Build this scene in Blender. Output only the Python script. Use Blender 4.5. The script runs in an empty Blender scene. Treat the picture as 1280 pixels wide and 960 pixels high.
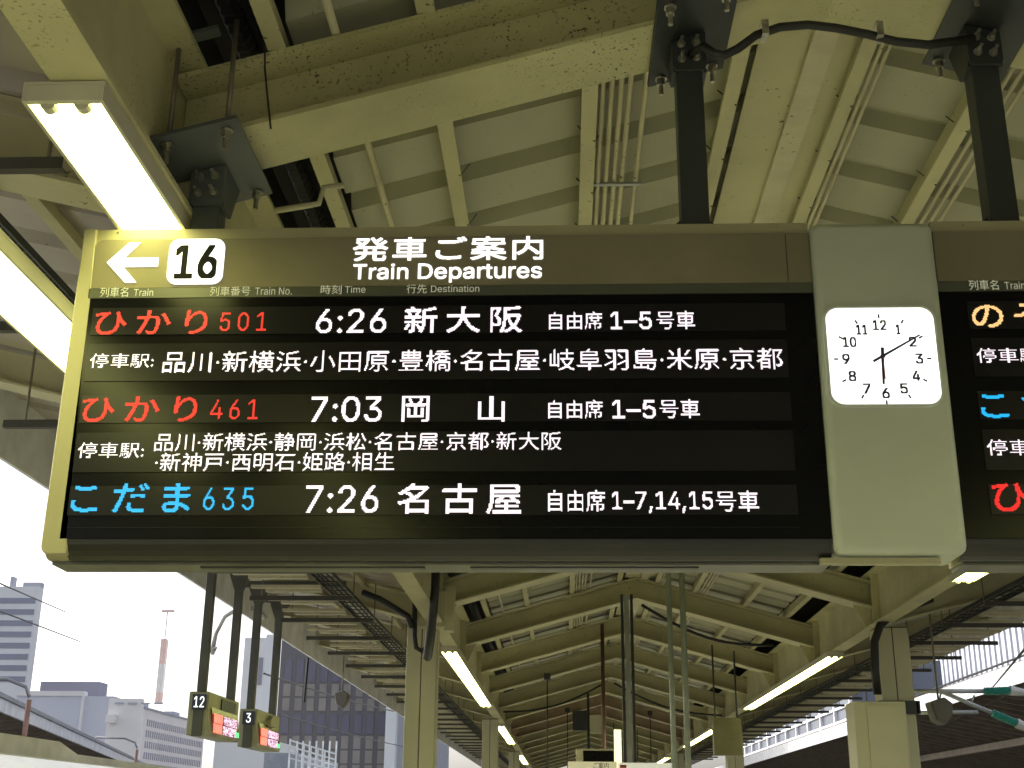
import bpy, bmesh, math, random
from mathutils import Matrix, Vector
import numpy as np
random.seed(16)
sc = bpy.context.scene
C = sc.collection
R = math.radians

# ------------------------------------------------------------------ camera
cam_d = bpy.data.cameras.new("camera")
cam = bpy.data.objects.new("camera", cam_d); C.objects.link(cam)
cam_d.sensor_width = 36.0; cam_d.lens = 44.02
cam_d.clip_start = 0.05; cam_d.clip_end = 5000
cam.matrix_world = Matrix(((0.9991981070205646, 0.005150505706291569, 0.039706614278854815, 0.0),
                           (0.03919309008348103, -0.3286189860845717, -0.9436490150868894, 0.0),
                           (0.008188077688227, 0.9444485344769811, -0.32855733306084334, 1.6),
                           (0, 0, 0, 1)))
sc.camera = cam
# ------------------------------------------------------------------ sky, sun, exposure
SUN_EL, SUN_AZ = R(24), R(-60)
w = bpy.data.worlds.new("World"); sc.world = w; w.use_nodes = True
nt = w.node_tree; bg = nt.nodes['Background']
sky = nt.nodes.new('ShaderNodeTexSky'); sky.sky_type = 'NISHITA'; sky.sun_disc = False
sky.sun_elevation = SUN_EL; sky.sun_rotation = SUN_AZ; sky.air_density = 1.0; sky.dust_density = 4.0
hs = nt.nodes.new('ShaderNodeHueSaturation'); hs.inputs['Saturation'].default_value = 0.30
nt.links.new(sky.outputs[0], hs.inputs['Color']); nt.links.new(hs.outputs[0], bg.inputs['Color'])
bg.inputs['Strength'].default_value = 0.15
sd = bpy.data.lights.new("sun", 'SUN'); sd.energy = 1.2; sd.angle = R(12); sd.color = (1.0, 0.95, 0.9)
sun = bpy.data.objects.new("sun", sd); C.objects.link(sun)
sv = Vector((math.sin(SUN_AZ)*math.cos(SUN_EL), math.cos(SUN_AZ)*math.cos(SUN_EL), math.sin(SUN_EL)))
sun.rotation_euler = sv.to_track_quat('Z', 'Y').to_euler(); sun.location = (-30, -30, 60)
sc.view_settings.view_transform = 'Standard'; sc.view_settings.look = 'None'
sc.view_settings.exposure = 0.8; sc.view_settings.gamma = 1.0
sc.cycles.use_denoising = True
sc.cycles.max_bounces = 8; sc.cycles.diffuse_bounces = 5; sc.cycles.glossy_bounces = 3
sc.cycles.sample_clamp_indirect = 6.0
LAMP_COL = (0.96, 0.96, 0.31); LAMP_STR = 9.0

# ------------------------------------------------------------------ materials
MATS = {}
def nodes(m): m.use_nodes = True; return m.node_tree, m.node_tree.nodes['Principled BSDF']
def coords(nt, scale=(1,1,1)):
    g = nt.nodes.new('ShaderNodeNewGeometry'); mp = nt.nodes.new('ShaderNodeMapping')
    mp.inputs['Scale'].default_value = scale
    nt.links.new(g.outputs['Position'], mp.inputs['Vector']); return mp.outputs[0]
def noise(nt, vec, scale, detail=4, rough=0.55):
    n = nt.nodes.new('ShaderNodeTexNoise'); n.inputs['Scale'].default_value = scale
    n.inputs['Detail'].default_value = detail; n.inputs['Roughness'].default_value = rough
    nt.links.new(vec, n.inputs['Vector']); return n.outputs['Fac']
def ramp(nt, fac, a, b, ca=(0,0,0), cb=(1,1,1)):
    r = nt.nodes.new('ShaderNodeValToRGB'); r.color_ramp.elements[0].position = a; r.color_ramp.elements[1].position = b
    r.color_ramp.elements[0].color = (*ca, 1); r.color_ramp.elements[1].color = (*cb, 1)
    nt.links.new(fac, r.inputs[0]); return r.outputs[0]
def mixc(nt, fac, a, b, mode='MIX'):
    m = nt.nodes.new('ShaderNodeMix'); m.data_type = 'RGBA'; m.blend_type = mode
    if isinstance(fac, float): m.inputs[0].default_value = fac
    else: nt.links.new(fac, m.inputs[0])
    for v, i in ((a, 6), (b, 7)):
        if isinstance(v, tuple): m.inputs[i].default_value = (*v, 1)
        else: nt.links.new(v, m.inputs[i])
    return m.outputs[2]
def mat(name, col, rough=0.6, metal=0.0, var=0.12, vscale=3.0, specks=0.0, speck_col=(0.05,0.035,0.02), bump=0.0,
        speck_scale=28.0, streak=False, spec=0.5):
    if name in MATS: return MATS[name]
    m = bpy.data.materials.new(name); nt, b = nodes(m)
    v = coords(nt, (1,1,0.35) if streak else (1,1,1))
    f = noise(nt, v, vscale)
    lo = tuple(c*(1-var*2) for c in col); hi = tuple(min(1, c*(1+var)) for c in col)
    c = ramp(nt, f, 0.3, 0.7, lo, hi)
    if specks > 0:
        v2 = coords(nt, (1,1,1))
        f2 = noise(nt, v2, speck_scale, 2, 0.5)
        f3 = noise(nt, v2, 1.7, 2)
        th = nt.nodes.new('ShaderNodeMath'); th.operation = 'MULTIPLY'
        nt.links.new(ramp(nt, f2, 0.70-specks*0.1, 0.76-specks*0.1), th.inputs[0]); nt.links.new(ramp(nt, f3, 0.44, 0.68), th.inputs[1])
        c = mixc(nt, th.outputs[0], c, speck_col)
        f4 = noise(nt, v2, 0.9, 5, 0.7)
        g = nt.nodes.new('ShaderNodeMath'); g.operation = 'MULTIPLY'; g.inputs[1].default_value = 0.6*specks
        nt.links.new(ramp(nt, f4, 0.45, 0.75), g.inputs[0])
        c = mixc(nt, g.outputs[0], c, tuple(x*0.45 for x in col))
    nt.links.new(c, b.inputs['Base Color'])
    b.inputs['Roughness'].default_value = rough; b.inputs['Metallic'].default_value = metal
    b.inputs['Specular IOR Level'].default_value = spec
    if bump > 0:
        bp = nt.nodes.new('ShaderNodeBump'); bp.inputs['Strength'].default_value = bump; bp.inputs['Distance'].default_value = 0.004
        nt.links.new(noise(nt, coords(nt), 60, 3), bp.inputs['Height']); nt.links.new(bp.outputs[0], b.inputs['Normal'])
    MATS[name] = m; return m
def emit(name, col, strength, base=(0.8,0.8,0.8)):
    if name in MATS: return MATS[name]
    m = bpy.data.materials.new(name); nt, b = nodes(m)
    b.inputs['Base Color'].default_value = (*base, 1); b.inputs['Emission Color'].default_value = (*col, 1)
    b.inputs['Emission Strength'].default_value = strength; b.inputs['Roughness'].default_value = 0.5
    MATS[name] = m; return m
paint = mat('cream_paint', (0.56,0.53,0.31), 0.55, specks=0.85, var=0.12, vscale=1.2, bump=0.3, speck_scale=75.0)
paint_far = mat('cream_paint_clean', (0.55,0.52,0.33), 0.6, specks=0.4, var=0.10, vscale=1.0)
paint_pink = mat('salmon_primer', (0.46,0.36,0.25), 0.6, specks=0.4)
deckm = mat('deck_paint', (0.40,0.395,0.29), 0.5, var=0.06, vscale=0.8, specks=0.15, speck_scale=60.0)
wingm = mat('wing_deck_paint', (0.46,0.42,0.37), 0.5, var=0.08, vscale=0.8, specks=0.25, speck_scale=60.0)
darkgap = mat('gutter_dark', (0.05,0.048,0.04), 0.7)
blacksteel = mat('black_steel', (0.035,0.04,0.042), 0.42, var=0.15, bump=0.2)
slate = mat('slate_blue_steel', (0.095,0.108,0.105), 0.42, var=0.1)
zinc = mat('zinc_bolt', (0.50,0.48,0.42), 0.32, metal=0.9, var=0.2, vscale=20)
rod_m = mat('weathered_rod', (0.22,0.20,0.15), 0.5, metal=0.4)
gold = mat('champagne_metal', (0.36,0.33,0.21), 0.6, metal=0.1, var=0.03, vscale=1.5)
gold2 = mat('champagne_header', (0.215,0.19,0.125), 0.65, metal=0.0, var=0.08, vscale=2.5, spec=0.3)
strip_m = mat('heading_strip_grey', (0.075,0.08,0.06), 0.4, var=0.05)
screen_m = mat('black_glass', (0.004,0.004,0.005), 0.2, var=0.05, spec=0.16)
rowm = mat('led_module_grey', (0.013,0.0125,0.015), 0.25, var=0.1, vscale=2, spec=0.2)
rim_m = mat('underside_trim', (0.16,0.16,0.13), 0.4, var=0.15, vscale=4, metal=0.3)
clockp = mat('pale_green_panel', (0.46,0.49,0.41), 0.45, var=0.05, vscale=2.0)
cable = mat('black_rubber', (0.02,0.02,0.02), 0.5)
pipe_m = mat('cream_conduit', (0.60,0.56,0.40), 0.5, var=0.1, specks=0.5)
pole_m = mat('pale_green_pipe', (0.38,0.42,0.33), 0.45, var=0.1)
galv = mat('galvanised_steel', (0.42,0.43,0.42), 0.4, metal=0.5)
col_m = mat('column_cladding', (0.56,0.54,0.36), 0.45, var=0.05, vscale=1.5)
conc = mat('concrete', (0.50,0.49,0.45), 0.85, var=0.15)
ballast_m = mat('ballast', (0.16,0.14,0.12), 0.95, var=0.4, vscale=25)
white_print = emit('lit_white_print', (1.0,0.98,1.0), 0.928)
dim_print = emit('dim_cream_print', (0.55,0.55,0.40), 0.261, (0.4,0.4,0.3))
black_print = mat('black_print', (0.006,0.006,0.008), 0.7, spec=0.1)
plate_white = emit('lit_white_plate', (1.0,1.0,0.97), 0.754)
led_white = emit('led_white', (1.0,0.84,1.0), 0.68)
led_red = emit('led_red', (1.0,0.022,0.022), 0.6, (0.2,0.02,0.02))
led_blue = emit('led_blue', (0.01,0.50,1.0), 0.66, (0.02,0.1,0.2))
led_orange = emit('led_orange', (1.0,0.52,0.16), 0.62)
lampm = emit('fluorescent_glow', LAMP_COL, LAMP_STR)

# ------------------------------------------------------------------ builders
ORG = {}
class MB:
    def __init__(s): s.v = []; s.f = []
    def add(s, vs, fs, M=None):
        n = len(s.v)
        s.v += [tuple(M @ Vector(p)) if M is not None else tuple(p) for p in vs]
        s.f += [tuple(i+n for i in f) for f in fs]; return s
    def box(s, x0, x1, y0, y1, z0, z1, M=None):
        return s.add([(x0,y0,z0),(x1,y0,z0),(x1,y1,z0),(x0,y1,z0),(x0,y0,z1),(x1,y0,z1),(x1,y1,z1),(x0,y1,z1)],
                     [(0,3,2,1),(4,5,6,7),(0,1,5,4),(1,2,6,5),(2,3,7,6),(3,0,4,7)], M)
    def prism(s, pts, ax, a, b, M=None):     # polygon pts in the two other axes, extruded along ax
        def P(p, t):
            return {'x': (t, p[0], p[1]), 'y': (p[0], t, p[1]), 'z': (p[0], p[1], t)}[ax]
        n = len(pts); vs = [P(p, a) for p in pts] + [P(p, b) for p in pts]
        area = sum(pts[i][0]*pts[(i+1)%n][1]-pts[(i+1)%n][0]*pts[i][1] for i in range(n))
        fs = [tuple(range(n)), tuple(range(2*n-1, n-1, -1))] + [(i, i+n, (i+1)%n+n, (i+1)%n) for i in range(n)]
        flip = (area > 0) ^ (ax == 'y')
        if flip ^ (b < a): fs = [tuple(reversed(f)) for f in fs]
        return s.add(vs, fs, M)
    def tube(s, path, r, seg=8, cap=True):
        path = [Vector(p) for p in path]; vs = []; n = len(path)
        up = None
        for i, p in enumerate(path):
            d = (path[min(i+1, n-1)] - path[max(i-1, 0)]).normalized()
            if up is None:
                up = Vector((0,0,1)) if abs(d.z) < 0.9 else Vector((1,0,0))
            a = d.cross(up).normalized(); b = a.cross(d).normalized(); up = b
            rr = r[i] if isinstance(r, (list, tuple)) else r
            for k in range(seg):
                t = 2*math.pi*k/seg; vs.append(tuple(p + a*math.cos(t)*rr + b*math.sin(t)*rr))
        fs = [(i*seg+k, i*seg+(k+1)%seg, (i+1)*seg+(k+1)%seg, (i+1)*seg+k) for i in range(n-1) for k in range(seg)]
        if cap: fs += [tuple(reversed(range(seg))), tuple((n-1)*seg+k for k in range(seg))]
        return s.add(vs, fs)
    def build(s, name, m, parent=None, smooth=False, kind=None, bevel=0, label=None):
        me = bpy.data.meshes.new(name)
        a = np.array(s.v); o0 = Vector(((a[:,0].min()+a[:,0].max())/2, (a[:,1].min()+a[:,1].max())/2, a[:,2].min()))
        me.from_pydata([tuple(Vector(p)-o0) for p in s.v], [], s.f); me.update()
        me.materials.append(m)
        if smooth: me.polygons.foreach_set('use_smooth', [True]*len(me.polygons))
        o = bpy.data.objects.new(name, me); C.objects.link(o); ORG[o.name] = o0
        if parent is not None: o.parent = parent; o.location = o0 - ORG[parent.name]
        else: o.location = o0
        if bevel:
            b = o.modifiers.new('bevel', 'BEVEL'); b.width = bevel; b.segments = 3; b.limit_method = 'ANGLE'
            me.polygons.foreach_set('use_smooth', [True]*len(me.polygons))
            b.harden_normals = True
        if kind: o['kind'] = kind
        if label: o['label'] = label
        return o
def tag(o, label, cat, group=None):
    o['label'] = label; o['category'] = cat
    if group: o['group'] = group
    return o
def empty(name, loc, label=None, cat=None, group=None, kind=None):
    o = bpy.data.objects.new(name, None); C.objects.link(o); o.location = loc; ORG[o.name] = Vector(loc)
    o.empty_display_size = 0.1
    if label: tag(o, label, cat, group)
    if kind: o['kind'] = kind
    return o
def copy_tree(o, d, label=None, parent=None):
    c = o.copy(); C.objects.link(c)
    ORG[c.name] = ORG[o.name] + Vector(d)
    if parent is None: c.location = o.location + Vector(d)
    else: c.parent = parent
    if label: c['label'] = label
    for ch in [x for x in ALLCH.get(o.name, [])]: copy_tree(ch, d, None, c)
    return c
ALLCH = {}
def reindex():
    ALLCH.clear()
    for x in C.objects:
        if x.parent: ALLCH.setdefault(x.parent.name, []).append(x)
def one(fn, name, m, parent=None, **k):
    b = MB(); fn(b); return b.build(name, m, parent, **k)

# ------------------------------------------------------------------ lettering
import os
try:
    LATIN = bpy.data.fonts.load(os.path.join(bpy.utils.resource_path('LOCAL'), 'datafiles', 'fonts', 'Inter.woff2'))
except Exception:
    LATIN = None
def outlines(s, spacing=1.0, latin=None):
    cu = bpy.data.curves.new('t', 'FONT'); cu.body = s; cu.size = 1.0; cu.space_character = spacing
    cu.resolution_u = 4; cu.fill_mode = 'NONE'
    if latin and LATIN: cu.font = LATIN
    o = bpy.data.objects.new('t', cu); C.objects.link(o)
    bpy.context.view_layer.update()
    me = bpy.data.meshes.new_from_object(o)
    v = np.array([x.co[:2] for x in me.vertices]).reshape(-1, 2)
    par = list(range(len(v)))
    ed = [tuple(e.vertices) for e in me.edges]
    nxt = {}
    for a, b in ed: nxt.setdefault(a, []).append(b); nxt.setdefault(b, []).append(a)
    loops = []; i = 0; n = len(v)
    while i < n:                                  # closed outlines are runs of consecutive vertices
        k = i
        while k+1 < n and (k+1) in nxt.get(k, []): k += 1
        if k-i >= 2: loops.append(v[i:k+1])
        i = k+1
    bpy.data.objects.remove(o); bpy.data.curves.remove(cu); bpy.data.meshes.remove(me)
    return loops
def raster(loops, W, H, lo, hi):
    sc_ = np.array([W/(hi[0]-lo[0]), H/(hi[1]-lo[1])])
    wd = np.zeros((H, W+1), np.int32)
    ys = np.arange(H)+0.5
    for L in loops:
        P_ = (L-lo)*sc_; Q = np.roll(P_, -1, axis=0)
        for (x0, y0), (x1, y1) in zip(P_, Q):
            if y0 == y1: continue
            d = 1 if y1 > y0 else -1
            a, b = (y0, y1) if d == 1 else (y1, y0)
            j0, j1 = int(max(0, math.ceil(a-0.5))), int(min(H-1, math.ceil(b-0.5)-1))
            if j1 < j0: continue
            jj = np.arange(j0, j1+1)
            xx = x0+(ys[jj]-y0)*(x1-x0)/(y1-y0)
            wd[jj, np.clip(np.ceil(xx-0.5).astype(int), 0, W)] += d
    return np.cumsum(wd, axis=1)[:, :W] != 0
def dilate(g, r):
    if r < 0.5: return g
    out = g.copy(); n = int(math.ceil(r))
    for dy in range(-n, n+1):
        for dx in range(-n, n+1):
            if (dx or dy) and dx*dx+dy*dy <= r*r+0.3:
                src = g[max(0,-dy):g.shape[0]-max(0,dy), max(0,-dx):g.shape[1]-max(0,dx)]
                out[max(0,dy):g.shape[0]-max(0,-dy), max(0,dx):g.shape[1]-max(0,-dx)] |= src
    return out
def glyph_mesh(s, bx, Y, m, parent, rows, SS, bold, thr, spacing, gp, name, latin):
    loops = outlines(s, spacing, latin)
    allv = np.concatenate(loops); lo, hi = allv.min(0), allv.max(0)
    cell = (bx[3]-bx[2])/rows; nx = max(1, int(round((bx[1]-bx[0])/cell)))
    g = raster(loops, nx*SS, rows*SS, lo, hi)
    g = dilate(g, bold*rows*SS)
    cov = g.reshape(rows, SS, nx, SS).mean((1,3)) >= thr
    b = MB(); cw = (bx[1]-bx[0])/nx
    for j in range(rows):
        i = 0
        while i < nx:
            if cov[j, i]:
                k = i
                while k < nx and cov[j, k]: k += 1
                xa, xb = bx[0]+(i+gp)*cw, bx[0]+(k-gp)*cw; za, zb_ = bx[2]+(j+gp)*cell, bx[2]+(j+1-gp)*cell
                b.add([(xa,Y,za),(xb,Y,za),(xb,Y,zb_),(xa,Y,zb_)], [(0,1,2,3)])
                i = k
            else: i += 1
    return b.build(name, m, parent)
def print_text(s, bx, Y, m, parent, bold=0.0, name='lettering', spacing=1.0, rows=64):
    return glyph_mesh(s, bx, Y, m, parent, rows, 1, bold, 0.5, spacing, 0.0, name, ord(max(s)) < 0x2300)
def led_text(s, bx, Y, m, parent, rows=18, bold=0.012, thr=0.45, spacing=1.0):
    return glyph_mesh(s, bx, Y, m, parent, rows, 4, bold, thr, spacing, 0.07, 'lettering', ord(max(s)) < 0x2300)

# ------------------------------------------------------------------ ground, platform, tracks
S = 'structure'
one(lambda b: b.box(-2500,2500,-2500,2500,-1.9,-1.62), 'ground', mat('city_ground', (0.22,0.21,0.20), 0.9), kind=S)
pf = one(lambda b: (b.box(-3.3,5.4,-14,78,-0.25,0), b.box(-3.1,5.2,-14,78,-1.62,-0.25)), 'platform_floor', conc, kind=S)
one(lambda b: (b.box(-12.4,-3.1,-14,90,-1.62,-1.45), b.box(5.2,13.9,-14,90,-1.62,-1.45)), 'track_bed', ballast_m, kind=S)
rt = empty('railway_track', (-5.3,30,-1.45), 'steel rails of the track along the left platform edge', 'track')
one(lambda b: [b.box(x-0.035,x+0.035,-14,90,-1.45,-1.27) for x in (-6.02,-4.58)], 'rail', galv, rt)
rt2 = empty('railway_track', (7.1,30,-1.45), 'steel rails of the track along the right platform edge', 'track')
one(lambda b: [b.box(x-0.035,x+0.035,-14,90,-1.45,-1.27) for x in (6.38,7.82)], 'rail', galv, rt2)

# ------------------------------------------------------------------ canopy
RX = 1.04; SL = 0.275; BAY = 3.45; F0 = 4.1
def zb(x): return 4.567 - SL*abs(x-RX)            # underside of the gable beams
GL, GR = -1.43, 3.51                              # girder centres
def zw(x):                                        # underside of the wing beams
    return 3.70 + 0.25*((-1.49-x) if x < RX else (x-3.57))
EL, ER = -4.15, 6.0
D = 0.30
roof = empty('platform_canopy', (RX,30,3.6), 'cream steel gabled canopy with rafters, girders and ribbed deck above the platform', 'canopy')
def beam(parent, Y, pm):
    def flange(b, off, t, hw):
        pts = [(GL+0.012,zb(GL+0.012)+off),(RX,zb(RX)+off),(GR-0.012,zb(GR-0.012)+off),(GR-0.012,zb(GR-0.012)+off+t),(RX,zb(RX)+off+t),(GL+0.012,zb(GL+0.012)+off+t)]
        b.prism(pts, 'y', Y-hw, Y+hw)
    one(lambda b: flange(b, 0, 0.02, 0.155), 'lower_flange', pm, parent)
    one(lambda b: flange(b, 0.022, D-0.044, 0.012), 'web', pm, parent)
    one(lambda b: flange(b, D-0.02, 0.02, 0.155), 'upper_flange', pm, parent)
    for x0, xe in ((-1.442, EL+0.03), (3.522, ER-0.03)):
        def wing(b, off, t, hw):
            za, ze = zw(x0)+off, zw(xe)+off
            b.prism([(x0,za),(xe,ze),(xe,ze+t*0.8),(x0,za+t)], 'y', Y-hw, Y+hw)
        def all_(b): wing(b, 0, 0.018, 0.11); wing(b, 0.02, D-0.04, 0.01); wing(b, D-0.018, 0.018, 0.11)
        one(all_, 'wing_beam', paint_far, parent)
    one(lambda b: b.prism([(-1.42,3.692),(-1.345,3.692),(-1.22,zb(-1.22)-0.001),(-1.42,zb(-1.42)-0.001)],'y',Y-0.01,Y+0.01), 'knee_plate', pm, parent)
    one(lambda b: b.prism([(3.50,3.692),(3.50,zb(3.50)-0.001),(3.30,zb(3.30)-0.001),(3.425,3.692)],'y',Y-0.01,Y+0.01), 'knee_plate', pm, parent)
NF = 20
frames = []
for k in range(-4, NF):
    Y = F0+BAY*k
    fr = empty('roof_frame', (RX, Y, zb(RX))); fr.parent = roof; fr.location = fr.location - ORG[roof.name]
    beam(fr, Y, paint if k < 3 else (paint_pink if k in (9,10) else paint_far))
Y0, Y1 = F0-BAY*4-0.3, F0+BAY*(NF-1)+0.3
def girder(b, x):
    b.box(x-0.09,x+0.09,Y0,Y1,3.67,3.69); b.box(x-0.006,x+0.006,Y0,Y1,3.69,4.22)
    b.box(x-0.12,x+0.12,Y0,Y1,4.22,4.24)
for x in (GL, GR):
    one(lambda b: girder(b, x), 'girder', paint, roof)
    sg = 1 if x < RX else -1
    for k in range(1, 6):
        one(lambda b: b.box(min(x+sg*0.007,x+sg*0.085), max(x+sg*0.007,x+sg*0.085), F0+BAY*k-0.406, F0+BAY*k-0.394, 3.692, 4.21), 'stiffener', paint, roof)
# purlins
def purlin(x, wdt=0.07, pm=paint_far, lo=D+0.002, hi=D+0.13, lip=True):
    z = zb(x)
    def f(b):
        b.box(x-wdt/2,x+wdt/2,Y0,Y1,z+lo,z+lo+0.008); b.box(x-0.006,x+0.006,Y0,Y1,z+lo+0.009,z+hi)
        if lip: b.box(x-wdt/2,x-wdt/2+0.008,Y0,Y1,z+lo+0.009,z+lo+0.03)
    return one(f, 'purlin', pm, roof)
for x in (-1.05, -0.50, 0.13, 0.80, 1.34, 1.86, 2.55, 3.13): purlin(x)
one(lambda b: b.prism([(0.88,4.86),(1.34,4.86),(1.34,4.875),(0.88,4.875)], 'y', Y0, Y1), 'ridge_soffit', paint_far, roof)
one(lambda b: b.box(1.10,1.21,Y0,Y1,4.825,4.858), 'ridge_bar', pipe_m, roof)
for x0, x1 in ((-1.42,-1.02),(3.10,3.50)):
    one(lambda b: b.box(x0,x1,Y0,Y1,4.62,4.65), 'gutter_soffit', darkgap, roof)  # near-black sheet paints the shade inside the open gutter gap
# ribbed deck: folded panels 0.5 m wide
P = 0.517; RD = 0.075
def deck_profile(y):
    return [(y,0),(y+0.34,0),(y+0.345,RD),(y+0.36,RD),(y+0.48,RD),(y+P,0)]
def deck_panel(b, y, xa, za, xb_, zb_, t=0.006):
    pr = deck_profile(y); n = len(pr)
    vs = [(xa, p[0], za+p[1]) for p in pr]+[(xb_, p[0], zb_+p[1]) for p in pr]
    vs += [(xa, p[0], za+p[1]+t) for p in pr]+[(xb_, p[0], zb_+p[1]+t) for p in pr]
    fs = []
    for i in range(n-1):
        fs.append((i, n+i, n+i+1, i+1)); fs.append((2*n+i, 2*n+i+1, 3*n+i+1, 3*n+i))
    b.add(vs, fs)
DK = D+0.13
spans = [(-1.03,zb(-1.03)+DK,RX,zb(RX)+DK,deckm),(RX,zb(RX)+DK,3.11,zb(3.11)+DK,deckm),
         (EL,zw(EL)+D*0.8+0.01,-1.45,zw(-1.49)+D+0.01,wingm),(3.53,zw(3.57)+D+0.01,ER,zw(ER)+D*0.8+0.01,wingm)]
for xa, za, xb_, zb_, dm in spans:
    proto = None; ys = []
    y = Y0
    while y < Y1: ys.append(y); y += P
    near = [y for y in ys if 2.6 < y < 17.5]
    for y in near:
        if proto is None:
            b = MB(); deck_panel(b, y, xa, za, xb_, zb_); proto = b.build('deck_panel', dm, roof); py = y
        else:
            c = proto.copy(); C.objects.link(c); c.location = proto.location + Vector((0, y-py, 0))
    b = MB()
    for y in ys:
        if y not in near: deck_panel(b, y, xa, za, xb_, zb_)
    b.build('deck_sheeting', dm, roof, kind='stuff')
# weathertight top skin and eaves
one(lambda b: b.prism([(EL,zw(EL)+0.40),(-1.4,4.9),(RX,5.25),(3.48,4.9),(ER,zw(ER)+0.40),(ER,zw(ER)+0.42),(3.48,4.93),(RX,5.28),(-1.4,4.93),(EL,zw(EL)+0.42)],'y',Y0,Y1), 'roof_skin', darkgap, roof)
fasm = mat('white_fascia', (0.72,0.72,0.74), 0.5)
for x, s in ((EL,-1),(ER,1)):
    one(lambda b: b.box(min(x,x+s*0.03),max(x,x+s*0.03),Y0,Y1,4.10,4.72), 'fascia', fasm, roof)
one(lambda b: [b.box(x-0.03,x+0.03,Y0,Y1,zw(x)+D-0.07,zw(x)+D-0.012) for x in (-2.3,-3.1,4.4,5.2)], 'wing_purlin', paint_far, roof)

# columns
def column(x, Y, label):
    c = empty('support_column', (x,Y,0), label, 'column', 'cream columns holding up the canopy')
    one(lambda b: (b.box(x-0.17,x-0.005,Y-0.17,Y+0.17,0,3.655), b.box(x+0.005,x+0.17,Y-0.17,Y+0.17,0,3.655)), 'cladding', col_m, c, bevel=0.008)
    one(lambda b: b.box(x-0.16,x+0.16,Y-0.16,Y+0.16,0.0,3.665), 'core', blacksteel, c)
    one(lambda b: (b.box(x+0.172,x+0.184,Y-0.15,Y-0.13,0.3,3.6),), 'edge_strip', pipe_m, c)
    return c
column(-1.59, 14.4, 'nearest cream column on the left, with a junction box and black cable at its top')
column(3.66, 14.4, 'nearest cream column on the right, behind the cream cabinet with a thick black hose')
column(-1.59, 28.2, 'second cream column on the left, beside the end of the long lit lamp')
column(3.66, 28.2, 'second cream column on the right, below the far end of the right lamp')
column(-1.59, 42.0, 'third cream column on the left, farther down the platform')
column(3.66, 42.0, 'third cream column on the right, farther down the platform')
for Y in (56,70): 
    for x in (-1.59, 3.66): column(x, Y, 'distant cream column far down the platform')
column(-1.59, 0.6, 'cream column beside the camera on the left side'); column(3.66, 0.6, 'cream column beside the camera on the right side')

# ------------------------------------------------------------------ fluorescent lamps
def lamp(x, ya, yb, z, wd, label, n=None):
    o = empty('fluorescent_lamp', (x,(ya+yb)/2,z), label, 'ceiling lamp', 'long fluorescent lamps under the canopy')
    h = wd/2
    def housing(b):
        b.box(x-h,x+h,ya,yb,z+0.055,z+0.065)
        b.box(x-h,x-h+0.012,ya,yb,z,z+0.054); b.box(x+h-0.012,x+h,ya,yb,z,z+0.054)
        b.box(x-h+0.013,x+h-0.013,ya,ya+0.02,z,z+0.054); b.box(x-h+0.013,x+h-0.013,yb-0.02,yb,z,z+0.054)
    one(housing, 'housing', mat('lamp_housing', (0.55,0.53,0.42), 0.45, var=0.05), o)
    L = 1.22; k = max(1, int(round((yb-ya)/L))); L = (yb-ya-0.06)/k
    for i in range(k):
        y = ya+0.03+i*L
        def diff(b):
            b.box(x-h+0.02,x+h-0.02,y+0.01,y+L-0.01,z+0.012,z+0.03)
        one(diff, 'diffuser', lampm, o)
    for yy, sg in ((ya+0.0205,1),(yb-0.0205,-1)):
        for sx_ in (-1, 1):
            one(lambda b: b.tube([(x+sx_*h*0.42,yy,z+0.006),(x+sx_*h*0.42,yy+sg*0.03,z+0.006)],0.024,14), 'lampholder', mat('lamp_housing', (0,0,0)), o)
    return o
lamp(-1.475, 3.17, 10.57, 3.60, 0.245, 'large blown-out lamp at the upper left, running behind the departure board')
lamp(-2.07, 1.2, 7.0, 3.45, 0.27, 'lamp at the left edge of the photo, left of the departure board')
lamp(-1.45, 16.05, 24.2, 3.60, 0.215, 'long lit lamp just right of the nearest left column')
lamp(-1.45, 29.4, 36.5, 3.60, 0.215, 'third lamp along the left row, beside the second left column')
lamp(-1.45, 43, 50, 3.60, 0.215, 'small distant lamp of the left row')
lamp(3.50, 1.0, 11.1, 3.60, 0.215, 'lamp whose end shows below the right end of the departure boards')
lamp(3.48, 16.4, 24.5, 3.60, 0.215, 'long lit lamp left of the nearest right column')
lamp(3.50, 30.2, 37.5, 3.60, 0.215, 'small lamp left of the second right column')
lamp(3.50, 44, 51, 3.60, 0.215, 'small distant lamp of the right row')
for ya in (-12.5, -5):  # unseen lamps continuing the rows, added for roof light and reflections
    for x in (-1.46, 3.50): lamp(x, ya, ya+6.4, 3.60, 0.215, 'unseen lamp behind the camera in the '+('left' if x < 0 else 'right')+' row, '+('far' if ya < -8 else 'near')+' one')

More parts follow.
